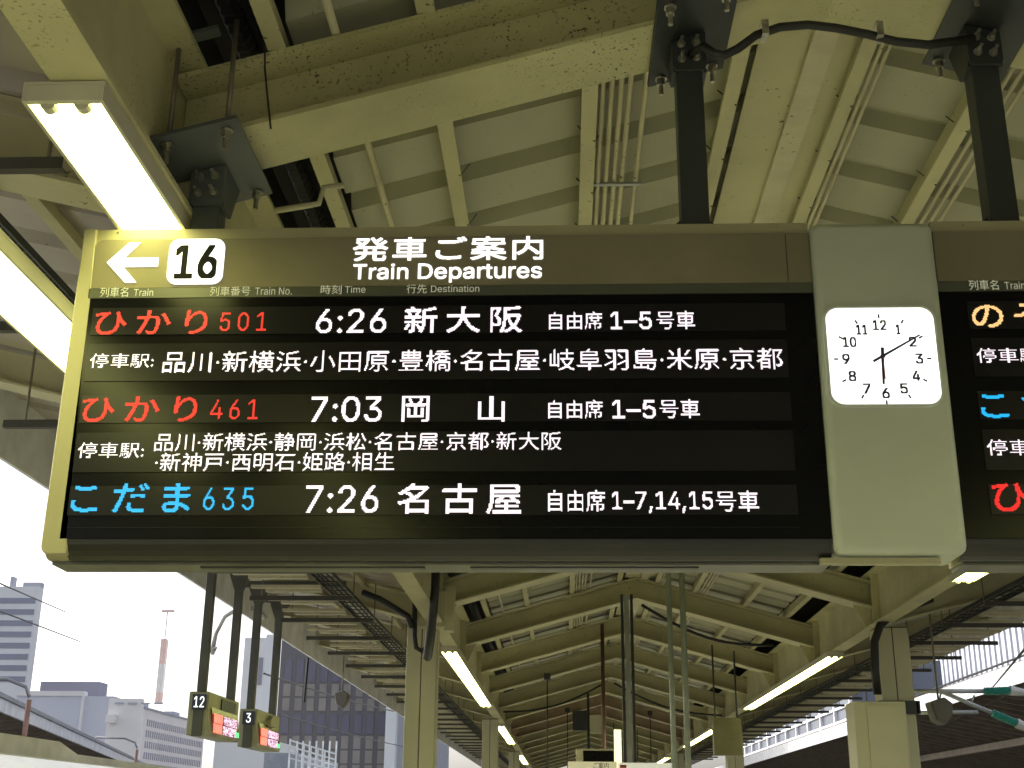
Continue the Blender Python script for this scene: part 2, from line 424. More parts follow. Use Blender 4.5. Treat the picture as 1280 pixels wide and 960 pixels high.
# ------------------------------------------------------------------ departure boards
YS = 4.0; ZT = 3.586; ZB = 2.409; YB = 4.20
XL = -1.705; XR = 0.865; X2 = 1.283
def rounded(x0,x1,z0,z1,r,n=5,corners=(1,1,1,1)):
    pts = []
    for (cx,cz,a0,on) in ((x1-r,z1-r,0,corners[0]),(x0+r,z1-r,90,corners[1]),(x0+r,z0+r,180,corners[2]),(x1-r,z0+r,270,corners[3])):
        if on: pts += [(cx+r*math.cos(R(a0+90*i/n)), cz+r*math.sin(R(a0+90*i/n))) for i in range(n+1)]
        else: pts.append((x1 if a0 in (0,270) else x0, z1 if a0 in (0,90) else z0))
    return pts
HB0, HB1 = 3.354, 3.542      # header band
ST0 = 3.315
def board(xa, xb_, label, left_end):
    o = empty('departure_board', ((xa+xb_)/2, YS, ZB), label, 'departure board', 'departure boards hung from the canopy')
    prof = [(YS,ZT),(YB,ZT),(YB,ZB-0.01),(YS+0.05,ZB-0.01)]+[(YS+0.05-0.05*math.sin(R(a)), ZB+0.04-0.05*math.cos(R(a))) for a in (20,40,60,80)]+[(YS,ZB+0.05)]
    one(lambda b: b.prism(prof, 'x', xa+0.002, xb_), 'casing', gold, o)
    g0 = xa+0.045 if left_end else xa+0.0
    if left_end:
        cp = [(xa-0.006+0.03*(1-math.cos(R(a))),ZB+0.028-0.03*math.sin(R(a))) for a in (0,20,40,60,80,90)]+[(xa+0.085,ZB-0.002),(xa+0.045,ZT+0.001),(xa,ZT+0.001)]
        one(lambda b: b.prism(cp, 'y', YS-0.012, YB+0.005), 'end_cheek', gold, o, bevel=0.006)
    one(lambda b: b.prism(rounded(g0+0.004,xb_,HB0,HB1,0.03,corners=(0,1 if left_end else 0,0,0)), 'y', YS-0.010, YS-0.001), 'header_band', gold2, o)
    one(lambda b: b.box(g0,xb_,YS-0.012,YS-0.001,ST0,HB0-0.002), 'heading_strip', strip_m, o)
    x0 = xa+(0.088 if left_end else 0.0)
    glass = [(YS-0.012,ST0-0.003),(YS-0.001,ST0-0.003),(YS-0.001,ZB+0.0)]+[(YS+0.04-0.052*math.sin(R(a)), ZB+0.04-0.048*math.cos(R(a))) for a in (40,65,85)]
    one(lambda b: b.prism([(YS-0.012,ST0-0.003),(YS-0.001,ST0-0.003),(YS-0.001,ZB+0.05),(YS-0.012,ZB+0.05)], 'x', xa+(0.055 if left_end else 0.0), xb_-0.001), 'display_face', screen_m, o)
    fl = [(YS-0.012,ZB+0.048)]+[(YS+0.045-0.057*math.sin(R(a)), ZB+0.048-0.062*math.cos(R(a))) for a in (75,55,35,15)]+[(YS+0.06,ZB-0.014),(YS+0.06,ZB-0.011)]
    fl += [(YS+0.045-0.045*math.sin(R(a)), ZB+0.048-0.052*math.cos(R(a))) for a in (15,35,55,75)]+[(YS-0.001,ZB+0.048)]
    one(lambda b: b.prism(fl, 'x', x0-0.01, xb_-0.001), 'lower_lip', mat('lower_lip_black', (0.02,0.02,0.02), 0.3), o)
    one(lambda b: b.box(xa+0.01,xb_,YS+0.062,YB-0.004,ZB-0.022,ZB-0.0105), 'underside_trim', rim_m, o)
    one(lambda b: [b.box(xa+0.5+i*0.9,xa+1.25+i*0.9,YS+0.09,YS+0.12,ZB-0.026,ZB-0.0225) for i in range(int((xb_-xa)//0.95))], 'underside_slot', blacksteel, o)
    return o
def dress(o, xa, xb_):
    xs = xb_-0.085
    one(lambda b: b.box(xs,xs+0.0025,YS-0.0115,YS-0.0101,HB0+0.004,HB1-0.004), 'panel_seam', blacksteel, o)
    for xx in (xa+0.12, xa+0.95, xs-0.02, xb_-0.02):
        one(lambda b: b.tube([(xx,YS-0.0005,ZT-0.012),(xx,YS-0.003,ZT-0.012)],0.0045,10), 'screw', zinc, o)
    one(lambda b: b.box(RX0+0.0,RX1,YS-0.0135,YS-0.0122,ZB+0.085,ZB+0.0875), 'lower_seam', rowm, o) if o.name == 'departure_board' else None
b1 = board(XL, XR-0.002, 'large departure board for platform 16 with a white left arrow', True)
b2 = board(X2+0.002, X2+0.002+(XR-XL), 'departure board cut off by the right edge of the photo, right of the clock', False)
rows = [3.175,3.276,3.005,3.142,2.855,2.954,2.683,2.821,2.536,2.636]
RX0, RX1 = -1.63, 0.761
dress(b1, XL, XR); dress(b2, X2, X2+XR-XL)
YF = YS-0.012
DX = 3.0090000000000003
for o, dx in ((b1,0.0),(b2,DX)):
    for i in range(5):
        one(lambda b: b.box(RX0-0.004+dx,RX1+dx,YF-0.004,YF-0.0005,rows[2*i],rows[2*i+1]), 'display_row', rowm, o)
YT = YF-0.0055
def sh(bx, d): return (bx[0]+d, bx[1]+d, bx[2], bx[3])
# panel 1
YH = YS-0.0125
print_text('発車ご案内', (-0.733, -0.063, 3.449, 3.539), YH, white_print, b1, bold=0.022, spacing=1.12)
print_text('Train Departures', (-0.728, -0.068, 3.364, 3.437), YH, white_print, b1, bold=0.022)
print_text('16', (-1.361, -1.212, 3.384, 3.514), YS-0.0185, black_print, b1, bold=0.045)
PB = (-1.387, -1.189, 3.365, 3.539)
one(lambda b: b.prism(rounded(*PB,0.035), 'y', YS-0.017, YS-0.0102), 'platform_number_plate', plate_white, b1)
A = (-1.608, -1.424, 3.374, 3.529)
def arrow(b):
    x0,x1,z0,z1 = A; m = (z0+z1)/2; w_ = x1-x0; h = z1-z0; t = h*0.11
    hx = x0+w_*0.40
    pts = [(x0,m),(hx,z1),(hx+w_*0.22,z1),(x0+w_*0.33,m+t),(x1,m+t),(x1,m-t),(x0+w_*0.33,m-t),(hx+w_*0.22,z0),(hx,z0)]
    b.prism(pts, 'y', YS-0.0135, YS-0.0102)
one(arrow, 'arrow', white_print, b1)
YC = YS-0.0135
for s, bx in (('列車名', (-1.618, -1.518, 3.319, 3.356)), ('Train', (-1.498, -1.429, 3.321, 3.349)), ('列車番号', (-1.228, -1.086, 3.32, 3.355)), ('Train No.', (-1.069, -0.939, 3.322, 3.351)),
              ('時刻', (-0.838, -0.765, 3.323, 3.358)), ('Time', (-0.753, -0.681, 3.327, 3.353)), ('行先', (-0.538, -0.467, 3.323, 3.358)), ('Destination', (-0.452, -0.284, 3.327, 3.353))):
    print_text(s, bx, YC, dim_print, b1, bold=0.006)
for s, bx in (('列車名', (-1.618, -1.518, 3.319, 3.356)), ('Train', (-1.498, -1.429, 3.321, 3.349))):
    print_text(s, sh(bx, DX), YC, dim_print, b2, bold=0.006)
T = [('ひかり', (-1.621, -1.226, 3.176, 3.266), led_red, 24, .02, 1.3), ('501', (-1.181, -1.019, 3.186, 3.255), led_red, 18, .0, 1.25),
     ('6:26', (-0.846, -0.603, 3.176, 3.265), led_white, 24, .012, 1.0), ('新大阪', (-0.54, -0.134, 3.174, 3.271), led_white, 24, .014, 1.35),
     ('自由席', (-0.043, 0.139, 3.183, 3.248), led_white, 20, .0, 1.0), ('1–5', (0.168, 0.308, 3.182, 3.247), led_white, 20, .02, 1.0), ('号車', (0.324, 0.455, 3.181, 3.249), led_white, 20, .006, 1.0),
     ('停車駅:', (-1.621, -1.4, 3.053, 3.105), led_white, 18, .003, 1.0),
     ('品川·新横浜·小田原·豊橋·名古屋·岐阜羽島·米原·京都', (-1.367, 0.743, 3.034, 3.112), led_white, 24, .0, 1.0),
     ('ひかり', (-1.628, -1.233, 2.859, 2.949), led_red, 24, .02, 1.3), ('461', (-1.187, -1.024, 2.866, 2.936), led_red, 18, .0, 1.25),
     ('7:03', (-0.845, -0.605, 2.856, 2.945), led_white, 24, .012, 1.0), ('岡', (-0.538, -0.444, 2.855, 2.946), led_white, 24, .014, 1.0), ('山', (-0.281, -0.191, 2.854, 2.944), led_white, 24, .014, 1.0),
     ('自由席', (-0.046, 0.136, 2.864, 2.929), led_white, 20, .0, 1.0), ('1–5', (0.168, 0.312, 2.863, 2.928), led_white, 20, .02, 1.0), ('号車', (0.325, 0.458, 2.863, 2.93), led_white, 20, .006, 1.0),
     ('停車駅:', (-1.624, -1.4, 2.732, 2.786), led_white, 18, .003, 1.0),
     ('品川·新横浜·静岡·浜松·名古屋·京都·新大阪', (-1.366, -0.002, 2.755, 2.818), led_white, 22, .0, 1.0),
     ('·新神戸·西明石·姫路·相生', (-1.357, -0.555, 2.685, 2.749), led_white, 22, .0, 1.0),
     ('こだま', (-1.625, -1.227, 2.546, 2.644), led_blue, 24, .02, 1.3), ('635', (-1.183, -1.015, 2.553, 2.629), led_blue, 20, .0, 1.25),
     ('7:26', (-0.844, -0.603, 2.544, 2.636), led_white, 24, .012, 1.0), ('名古屋', (-0.539, -0.134, 2.54, 2.642), led_white, 24, .014, 1.35),
     ('自由席', (-0.047, 0.139, 2.547, 2.619), led_white, 20, .0, 1.0), ('1–7,14,15', (0.162, 0.487, 2.541, 2.613), led_white, 22, .02, 1.0), ('号車', (0.497, 0.636, 2.546, 2.616), led_white, 20, .006, 1.0)]
for s, bx, m, n, bo, sp in T: led_text(s, bx, YT, m, b1, n, bo, 0.40, sp)
for s, bx, m, n, bo, sp in (('のぞみ', T[0][1], led_orange, 24, .02, 1.3), T[7], ('こだま', T[9][1], led_blue, 24, .02, 1.3), T[17], ('ひかり', T[20][1], led_red, 24, .02, 1.3)):
    led_text(s, sh(bx, DX), YT, m, b2, n, bo, 0.40, sp)

# ------------------------------------------------------------------ clock
ck = empty('platform_clock', ((XR+X2)/2, YS, ZB), 'square lit clock reading ten past six on a pale green panel between the boards', 'clock')
one(lambda b: b.box(XR,X2,YS-0.045,YB-0.01,ZB-0.004,ZT-0.020), 'panel', clockp, ck, bevel=0.028)
one(lambda b: b.box(XR-0.04,X2-0.08,YS+0.0,YS+0.03,ZB-0.028,ZB-0.010), 'lower_trim', gold, ck)
CF = (0.886, 1.247, 2.895, 3.239)
one(lambda b: b.prism(rounded(*CF,0.045,8), 'y', YS-0.056, YS-0.046), 'dial', emit('clock_dial', (0.97,1.0,0.98), 0.8), ck)
rr_ = rounded(CF[0]-0.006,CF[1]+0.006,CF[2]-0.006,CF[3]+0.006,0.05,8); ri_ = rounded(CF[0]+0.001,CF[1]-0.001,CF[2]+0.001,CF[3]-0.001,0.044,8)
def bez(b):
    n = len(rr_); y0, y1 = YS-0.0455, YS-0.058
    vs = [(p[0],y0,p[1]) for p in rr_]+[(p[0],y1,p[1]) for p in rr_]+[(p[0],y1,p[1]) for p in ri_]+[(p[0],y0,p[1]) for p in ri_]
    b.add(vs, [(a*n+i, a*n+(i+1)%n, (a+1)*n+(i+1)%n, (a+1)*n+i) for a in range(3) for i in range(n)])
one(bez, 'bezel', mat('clock_bezel', (0.62,0.64,0.58), 0.35), ck)
cxk, czk = 1.065, 3.063
hk = (CF[3]-CF[2])/2; czn = 3.055
navy = mat('navy_print', (0.03,0.03,0.09), 0.5)
YK = YS-0.0565
for i in range(1, 13):
    a = R(90-30*i); sxx = 0.60 if i not in (3,9) else 0.62
    rx, rz = 0.70*hk, 0.70*hk
    px_, pz_ = cxk+rx*math.cos(a), czn+rz*math.sin(a)
    h = 0.088*hk; w_ = 0.066*hk*(2.05 if i > 9 else 1) * (0.5 if i == 1 else 1)
    w_ = {1: 0.040, 10: 0.135, 11: 0.11, 12: 0.135}.get(i, 0.075)*hk*0.95; h = 0.105*hk
    print_text(str(i), (px_-w_, px_+w_, pz_-h, pz_+h), YK, navy, ck, bold=0.05, name='numeral')
    t0, t1 = (0.845, 0.93)
    p0 = Vector((cxk+t0*hk*math.cos(a), czn+t0*hk*math.sin(a))); p1 = Vector((cxk+t1*hk*math.cos(a), czn+t1*hk*math.sin(a)))
    n_ = Vector((-(p1-p0).y, (p1-p0).x)).normalized()*0.003
    one(lambda b: b.add([(p0.x-n_.x,YK,p0.y-n_.y),(p1.x-n_.x,YK,p1.y-n_.y),(p1.x+n_.x,YK,p1.y+n_.y),(p0.x+n_.x,YK,p0.y+n_.y)],[(0,1,2,3)]), 'tick', navy, ck)
def hand(ang, l0, l1, w0, w1, y, m, name):
    a = R(90-ang); d = Vector((math.cos(a), math.sin(a))); n_ = Vector((-d.y, d.x))
    c = Vector((cxk, czk)); q = [c-d*l0-n_*w0, c-d*l0+n_*w0, c+d*l1+n_*w1, c+d*l1-n_*w1]
    one(lambda b: b.prism([(p.x,p.y) for p in q], 'y', y-0.002, y), name, m, ck)
hand(183, 0.18*hk, 0.57*hk, 0.0055, 0.0035, YS-0.0585, navy, 'hour_hand')
hand(60, 0.22*hk, 0.86*hk, 0.0045, 0.0025, YS-0.0615, navy, 'minute_hand')
hand(180, 0.0, 0.48*hk, 0.0012, 0.0012, YS-0.0645, mat('red_print', (0.45,0.06,0.04), 0.5), 'second_hand')
one(lambda b: b.tube([(cxk,YS-0.066,czk),(cxk,YS-0.057,czk)], 0.008, 12), 'hand_hub', navy, ck)
print_text('o', (cxk+0.008,cxk+0.02,czk-0.40*hk,czk-0.33*hk), YK, mat('orange_print', (0.6,0.3,0.12), 0.5), ck, name='maker_mark')

# ------------------------------------------------------------------ hangers
def hanger(x, label, steel, z=None, foot=True, yc=4.1):
    z = (zb(x)-0.014) if z is None else z
    s = SL if x < RX else -SL; th = math.atan(s)
    o = empty('board_hanger', (x,4.1,ZT), label, 'hanger', 'dark steel hangers carrying the departure boards')
    Mt = Matrix.Translation((x+0.01,4.05,z)) @ Matrix.Rotation(-th, 4, 'Y')
    one(lambda b: b.box(-0.155,0.155,-0.28,0.28,-0.008,0.008,Mt), 'clamp_plate', steel, o, bevel=0.002)
    one(lambda b: b.box(-0.155,0.155,-0.27,-0.22,zb(x)-z+D+0.02,zb(x)-z+D+0.035,Mt), 'top_clamp_bar', steel, o)
    one(lambda b: b.box(-0.155,0.155,0.23,0.28,zb(x)-z+D+0.02,zb(x)-z+D+0.035,Mt), 'top_clamp_bar', steel, o)
    for dx in (-0.105, 0.105):
        for dy in (-0.225, 0.235):
            p = Mt @ Vector((dx, dy, 0))
            one(lambda b: b.tube([(p.x,p.y,p.z+0.01),(p.x,p.y,zb(p.x)+D+0.08)], 0.0095, 8), 'hanging_rod', rod_m, o, smooth=True)
            one(lambda b: (b.tube([(p.x,p.y,p.z-0.009),(p.x,p.y,p.z-0.014)],0.024,12), b.tube([(p.x,p.y,p.z-0.0145),(p.x,p.y,p.z-0.030)],0.018,6),
                           b.tube([(p.x,p.y,p.z-0.0305),(p.x,p.y,p.z-0.042)],0.017,6), b.tube([(p.x,p.y,p.z-0.0425),(p.x,p.y,p.z-0.085)],0.009,10)), 'bolt', zinc, o)
    zt = z-0.012; xb0, xb1 = x-0.068, x+0.058
    def top(xx): return zt+s*(xx-x-0.01)-0.002
    one(lambda b: b.prism([(xb0+0.012,z-0.165),(xb1-0.01,z-0.165),(xb1,z-0.145),(xb1,top(xb1)),(xb0,top(xb0)),(xb0,z-0.145)],'y',4.03,4.045), 'bolted_plate', steel, o, bevel=0.002)
    one(lambda b: b.add([(xb1-0.012,4.046,z-0.165),(xb1,4.046,z-0.165),(xb1,4.046,top(xb1)),(xb1-0.012,4.046,top(xb1-0.012)),
                         (xb1-0.012,4.15,z-0.165),(xb1,4.15,z-0.165),(xb1,4.24,top(xb1)),(xb1-0.012,4.24,top(xb1-0.012))],
                        [(0,1,2,3),(7,6,5,4),(1,5,6,2),(0,3,7,4),(0,4,5,1),(3,2,6,7)]), 'side_gusset', steel, o)
    one(lambda b: b.add([(xb0,4.046,z-0.165),(xb0+0.012,4.046,z-0.165),(xb0+0.012,4.046,top(xb0+0.012)),(xb0,4.046,top(xb0)),
                         (xb0,4.15,z-0.165),(xb0+0.012,4.15,z-0.165),(xb0+0.012,4.24,top(xb0+0.012)),(xb0,4.24,top(xb0))],
                        [(0,1,2,3),(7,6,5,4),(1,5,6,2),(0,3,7,4),(0,4,5,1),(3,2,6,7)]), 'side_gusset', steel, o)
    for dx in (-0.034, 0.022):
        for zz in (z-0.052, z-0.117):
            zz += s*dx*0.3
            one(lambda b: (b.tube([(x+dx,4.029,zz),(x+dx,4.024,zz)],0.016,12), b.tube([(x+dx,4.0235,zz),(x+dx,4.010,zz)],0.0125,6), b.tube([(x+dx,4.0095,zz),(x+dx,3.98,zz)],0.0072,8)), 'bolt', zinc, o)
    one(lambda b: b.box(x-0.056,x+0.044,4.048,4.14,ZT+0.004,top(x-0.05)-0.01), 'post', steel, o, bevel=0.006)
    if foot:
        one(lambda b: b.prism([(x-0.12,ZT+0.005),(x-0.057,ZT+0.005),(x-0.057,ZT+0.06)],'y',4.09,4.11), 'foot_gusset', steel, o)
        one(lambda b: b.prism([(x+0.108,ZT+0.005),(x+0.045,ZT+0.06),(x+0.045,ZT+0.005)],'y',4.09,4.11), 'foot_gusset', steel, o)
    return o
hanger(-1.285, 'slate blue hanger behind the large lamp at the board\'s left end', slate, 3.865, False)
hanger(0.487, 'black hanger left of the clock, at the left end of the black hose', blacksteel)
hanger(1.575, 'black hanger right of the clock, at the right end of the black hose', blacksteel)
hanger(3.35, 'black hanger at the far right end, outside the photo', blacksteel)

# conduit and pipes near the first frame
hose = one(lambda b: b.tube([(0.488,4.02,4.30),(0.523, 3.92, 4.261),(0.557, 3.9, 4.216),(0.593, 3.9, 4.209),(0.641, 3.9, 4.235),(0.71, 3.9, 4.291),(0.798, 3.9, 4.324),(0.899, 3.9, 4.332),(0.999, 3.9, 4.316),(1.111, 3.9, 4.287),(1.208, 3.9, 4.255),(1.32, 3.9, 4.239),(1.52,4.0,4.33)], 0.016, 10), 'cable_hose', cable, smooth=True)
tag(hose, 'black flexible hose sagging along the ridge between the two black hangers', 'hose')
for p, lab in (((0.74, 3.89, 4.297), 'left zinc clip holding the black hose under the rafter'), ((1.148, 3.89, 4.283), 'right zinc clip holding the black hose under the rafter')):
    o = one(lambda b: (b.box(p[0]-0.012,p[0]+0.012,3.868,3.925,p[2]-0.02,p[2]-0.017), b.box(p[0]-0.012,p[0]+0.012,3.868,3.872,p[2]-0.016,p[2]+0.035), b.box(p[0]-0.012,p[0]+0.012,3.872,3.96,p[2]+0.036,p[2]+0.042),
                   b.tube([(p[0],3.862,p[2]+0.02),(p[0],3.85,p[2]+0.02)],0.006,6)), 'pipe_clip', zinc); tag(o, lab, 'clip')
PX = [0.188,0.229,0.272,0.312,0.385]
for i, x in enumerate(PX):
    def f(b, x=x):
        zz = zb(x)+D+0.035
        b.tube([(x,Y0,zz),(x,Y1,zz)], 0.0125, 8)
    o = one(f, 'conduit_pipe', pipe_m, smooth=True)
    tag(o, ['leftmost','second','third','fourth','rightmost, set slightly apart,'][i]+' of the five cream conduits under the left roof slope', 'pipe', 'five cream conduits running under the deck')
rk = []
for k in range(-3, 12):
    for dy in ((1.6,) if k > 0 else (1.6,)):
        y = F0+BAY*k+dy
        o = one(lambda b: (b.box(0.165,0.41,y-0.012,y+0.012,zb(0.28)+D-0.005,zb(0.28)+D+0.008), b.box(0.16,0.168,y-0.012,y+0.012,zb(0.28)+D-0.004,zb(0.28)+D+0.12)), 'pipe_bracket', galv)
        tag(o, 'bracket clamping the five cream conduits just above the departure board' if k == 0 else 'farther bracket clamping the five cream conduits to the deck', 'bracket', 'brackets along the five conduits')
o = one(lambda b: b.tube([(-0.84,Y0,zb(-0.84)+D+0.03),(-0.84,Y1,zb(-0.84)+D+0.03)], 0.017, 8), 'conduit_pipe', pipe_m, smooth=True)
tag(o, 'single cream pipe left of the second purlin, above the words on the board', 'pipe')
for x, l in ((1.39,'thin'),(1.42,'thinner')):
    o = one(lambda b: b.tube([(x,Y0,zb(x)+D+0.0),(x,Y1,zb(x)+D+0.0)], 0.010, 8), 'conduit_pipe', pipe_m, smooth=True)
    tag(o, 'left one of the thin twin pipes beside the ridge' if x < 1.4 else 'right one of the thin twin pipes beside the ridge', 'pipe')
for x in (1.93,1.97,2.01):
    o = one(lambda b: b.tube([(x,Y0,zb(x)+D-0.0+0.02),(x,Y1,zb(x)+D+0.02)], 0.011, 8), 'conduit_pipe', pipe_m, smooth=True)
    tag(o, {1.93:'left',1.97:'middle',2.01:'right'}[x]+' pipe of the trio behind the right black hanger', 'pipe')
# hairpin wire clips on purlins
def clips(b):
    for x in (-0.50, 0.13, 0.80, 1.34, 1.86):
        z = zb(x)+D
        y = Y0+0.2
        while y < 30:
            b.tube([(x-0.05,y+0.03,z+0.10),(x+0.03,y,z-0.004),(x+0.07,y+0.04,z+0.08)], 0.0032, 4, False); y += P
c_ = one(clips, 'purlin_wire_clips', cable, roof, kind='stuff')
# corrugated hoses lying in the gutter gap
for x, lab in ((-1.20,'black corrugated hoses in the gap beside the left girder'),(3.25,'black corrugated hoses in the gap beside the right girder')):
    def hz(b):
        for dx in (-0.06, 0.06):
            path = []; rr = []
            y = Y0
            while y < Y1: path += [(x+dx,y,4.52),(x+dx,y+0.03,4.52)]; rr += [0.050,0.040]; y += 0.06 if y < 22 else 0.6
            b.tube(path, rr, 6)
    tag(one(hz, 'corrugated_hose', cable), lab, 'hose')
# thin cable down the girder end by the slate hanger
o = one(lambda b: b.tube([(-1.09,3.9,4.36),(-1.085,3.93,4.2),(-1.06,3.92,4.05),(-1.05,3.95,3.96)],0.004,5), 'thin_cable', cable); tag(o, 'thin dark cable hanging beside the slate blue hanger', 'cable')
o = one(lambda b: (b.tube([(-1.12,4.36,3.84),(-1.0,4.36,3.86),(-0.95,4.38,3.88),(-0.935,4.38,3.95),(-0.86,4.4,3.97)],0.012,6)), 'bent_conduit', pipe_m, smooth=True); tag(o, 'short bent cream pipe right of the slate blue hanger', 'pipe')

# ------------------------------------------------------------------ wing cable trays
def tray(x0, x1, z, label, s):
    o = empty('cable_tray', ((x0+x1)/2, 20, z), label, 'cable tray')
    one(lambda b: (b.box(x0,x0+0.012,Y0,Y1,z,z+0.035), b.box(x1-0.012,x1,Y0,Y1,z,z+0.035)), 'side_rail', blacksteel, o)
    def rungs(b):
        y = Y0
        while y < 8: b.box(x0+0.013,x1-0.013,y,y+0.012,z+0.002,z+0.010); y += 0.075
        while y < Y1: b.box(x0+0.013,x1-0.013,y,y+0.02,z+0.002,z+0.012); y += 0.25
        for i in range(1,6):
            xx = x0+(x1-x0)*i/6; b.box(xx-0.005,xx+0.005,Y0,8,z+0.0135,z+0.02)
    one(rungs, 'mesh_floor', blacksteel, o, kind='stuff')
    def cabs(b):
        for i in range(4):
            xx = x0+0.03+i*(x1-x0-0.06)/3
            pth = []; y = Y0
            while y < Y1: pth.append((xx+random.uniform(-.008,.008),y,z+0.035+random.uniform(0,.012))); y += 0.9
            b.tube(pth, 0.011, 5)
    one(cabs, 'cables', cable, o, kind='stuff')
    return o
tray(-2.42,-2.20,3.80,'black mesh cable tray hung under the left wing of the canopy',-1)
tray(4.32,4.54,3.76,'black cable tray hung under the right wing of the canopy',1)
def crossbar(xa, xb_, y, z, m, lab, grp, rods):
    o = empty('cross_bar', ((xa+xb_)/2,y,z), lab, 'cross bar', grp)
    one(lambda b: (b.box(xa,xb_,y-0.02,y+0.02,z,z+0.006), b.box(xa,xb_,y-0.02,y-0.014,z+0.0065,z+0.045)), 'bar', m, o)
    for xr in rods:
        one(lambda b: b.tube([(xr,y,z+0.007),(xr,y,zw(xr)+D-0.02)],0.007,6), 'hanging_rod', rod_m, o)
    return o
LG = 'dark bars hung across under the left wing'; RG = 'dark bars hung across under the right wing'
hung = mat('hung_bar_grey', (0.07,0.068,0.06), 0.6)
ORD = ['nearest','second nearest','third nearest','fourth nearest','fifth nearest']
y = 3.79; k = 0
while y < 48:
    crossbar(-3.22,-1.72 if y < 5 else -2.16,y,3.71,hung,(ORD[k]+' of the dark bars on thin rods under the left wing') if k < 5 else 'farther dark bar on thin rods under the left wing, carrying the cable tray',LG,(-3.1,-1.78 if y < 10 else -2.15))
    crossbar(4.30,5.4,y+0.2,3.70,hung,(ORD[k]+' of the dark bars on thin rods under the right wing') if k < 5 else 'farther dark bar on thin rods under the right wing, carrying the cable tray',RG,(5.3,4.3))
    y += 1.5; k += 1
def strips(b, x0, x1, z):
    y = 9.3
    while y < 48:
        b.box(x0,x1,y+0.2,y+0.27,z,z+0.03); b.box(x0+0.1,x1-0.03,y+0.42,y+0.50,z,z+0.03); y += 0.75
o = one(lambda b: strips(b,-3.15,-2.44,3.79), 'hung_strips', pipe_m); o['kind'] = 'stuff'; tag(o, 'cream slats lying crosswise beside the left cable tray', 'slats')
o = one(lambda b: strips(b,4.56,5.3,3.79), 'hung_strips', pipe_m); o['kind'] = 'stuff'; tag(o, 'cream slats lying crosswise beside the right cable tray', 'slats')

# ------------------------------------------------------------------ column fittings
o = empty('junction_box', (-1.40,14.1,3.5), 'cream junction box fixed at the top of the nearest left column', 'junction box')
one(lambda b: b.box(-1.62,-1.30,14.0,14.2,3.62,4.02), 'body', paint_far, o, bevel=0.01)
one(lambda b: b.box(-1.56,-1.38,13.98,13.998,3.68,3.96), 'lid', paint_far, o, bevel=0.004)
one(lambda b: b.box(-1.32,-1.22,14.02,14.22,3.58,4.08), 'side_plate', paint_far, o)
o = one(lambda b: (b.tube([(-1.66,13.95,4.25),(-1.65,13.93,3.9),(-1.64,13.93,3.5),(-1.62,13.93,3.38),(-1.55,13.93,3.34),(-1.49,13.93,3.40),(-1.46,13.95,3.52),(-1.46,13.99,3.60)],0.028,8),
                   b.tube([(-1.29,12.6,4.3),(-1.29,12.6,3.80),(-1.31,12.65,3.55),(-1.37,12.95,3.32),(-1.44,13.4,3.22),(-1.47,13.8,3.26),(-1.46,13.93,3.45),(-1.45,13.96,3.60)],0.045,8)), 'cable_loop', cable, smooth=True)
tag(o, 'thick black cable looping below the junction box on the left column', 'cable')
o = one(lambda b: b.tube([(-2.25,14.0,4.0),(-2.05,13.95,3.92),(-1.85,13.93,3.8),(-1.72,13.92,3.72),(-1.66,13.9,3.6)],0.035,8), 'branch_hose', cable, smooth=True)
tag(o, 'black hose running from the wing to the left column top', 'hose')
o = one(lambda b: b.tube([(4.042, 13.9, 3.927),(3.818, 13.9, 3.848),(3.612, 13.9, 3.777),(3.452, 13.9, 3.629),(3.377, 13.9, 3.457),(3.358, 13.9, 3.133),(3.363, 13.9, 2.898)],0.045,10), 'thick_hose', cable, smooth=True)
tag(o, 'thick black hose curving down the nearest right column into the cabinet', 'hose')
o = one(lambda b: (b.box(3.44,3.86,14.18,14.22,2.72,2.86), b.box(3.84,3.88,14.18,14.6,2.72,2.86)), 'column_band', blacksteel); tag(o, 'black clamp band around the nearest right column', 'band')
o = empty('cabinet', (3.3,13.8,0), 'cream metal cabinet standing against the nearest right column', 'cabinet')
one(lambda b: b.box(3.03,3.57,13.6,14.0,0,2.80), 'body', col_m, o, bevel=0.01)
one(lambda b: b.box(3.16,3.55,13.585,13.598,0.1,2.76), 'door', col_m, o, bevel=0.004)
for x, y, z, lab in ((3.92,14.5,2.75,'grey loudspeaker hanging right of the nearest right column'),(5.6,24,3.3,'grey loudspeaker hung under the right eave in the distance'),(-3.9,22.5,3.55,'grey loudspeaker hung under the left eave beyond the signs')):
    o = empty('loudspeaker', (x,y,z), lab, 'loudspeaker')
    x_ = x+(0.25 if x < 4.5 and x > 0 else 0)
    one(lambda b: b.prism([(x_-0.12,z+0.12),(x_-0.07,z-0.08),(x_+0.02,z-0.13),(x_+0.11,z-0.03),(x_+0.13,z+0.10),(x_+0.04,z+0.17)],'y',y-0.12,y+0.14), 'horn_box', mat('grey_plastic',(0.16,0.15,0.13),0.6), o, bevel=0.02)
    one(lambda b: b.tube([(x_,y,z+0.14),(x_,y,zw(x_)+0.02)],0.012,6), 'hanging_rod', rod_m, o)

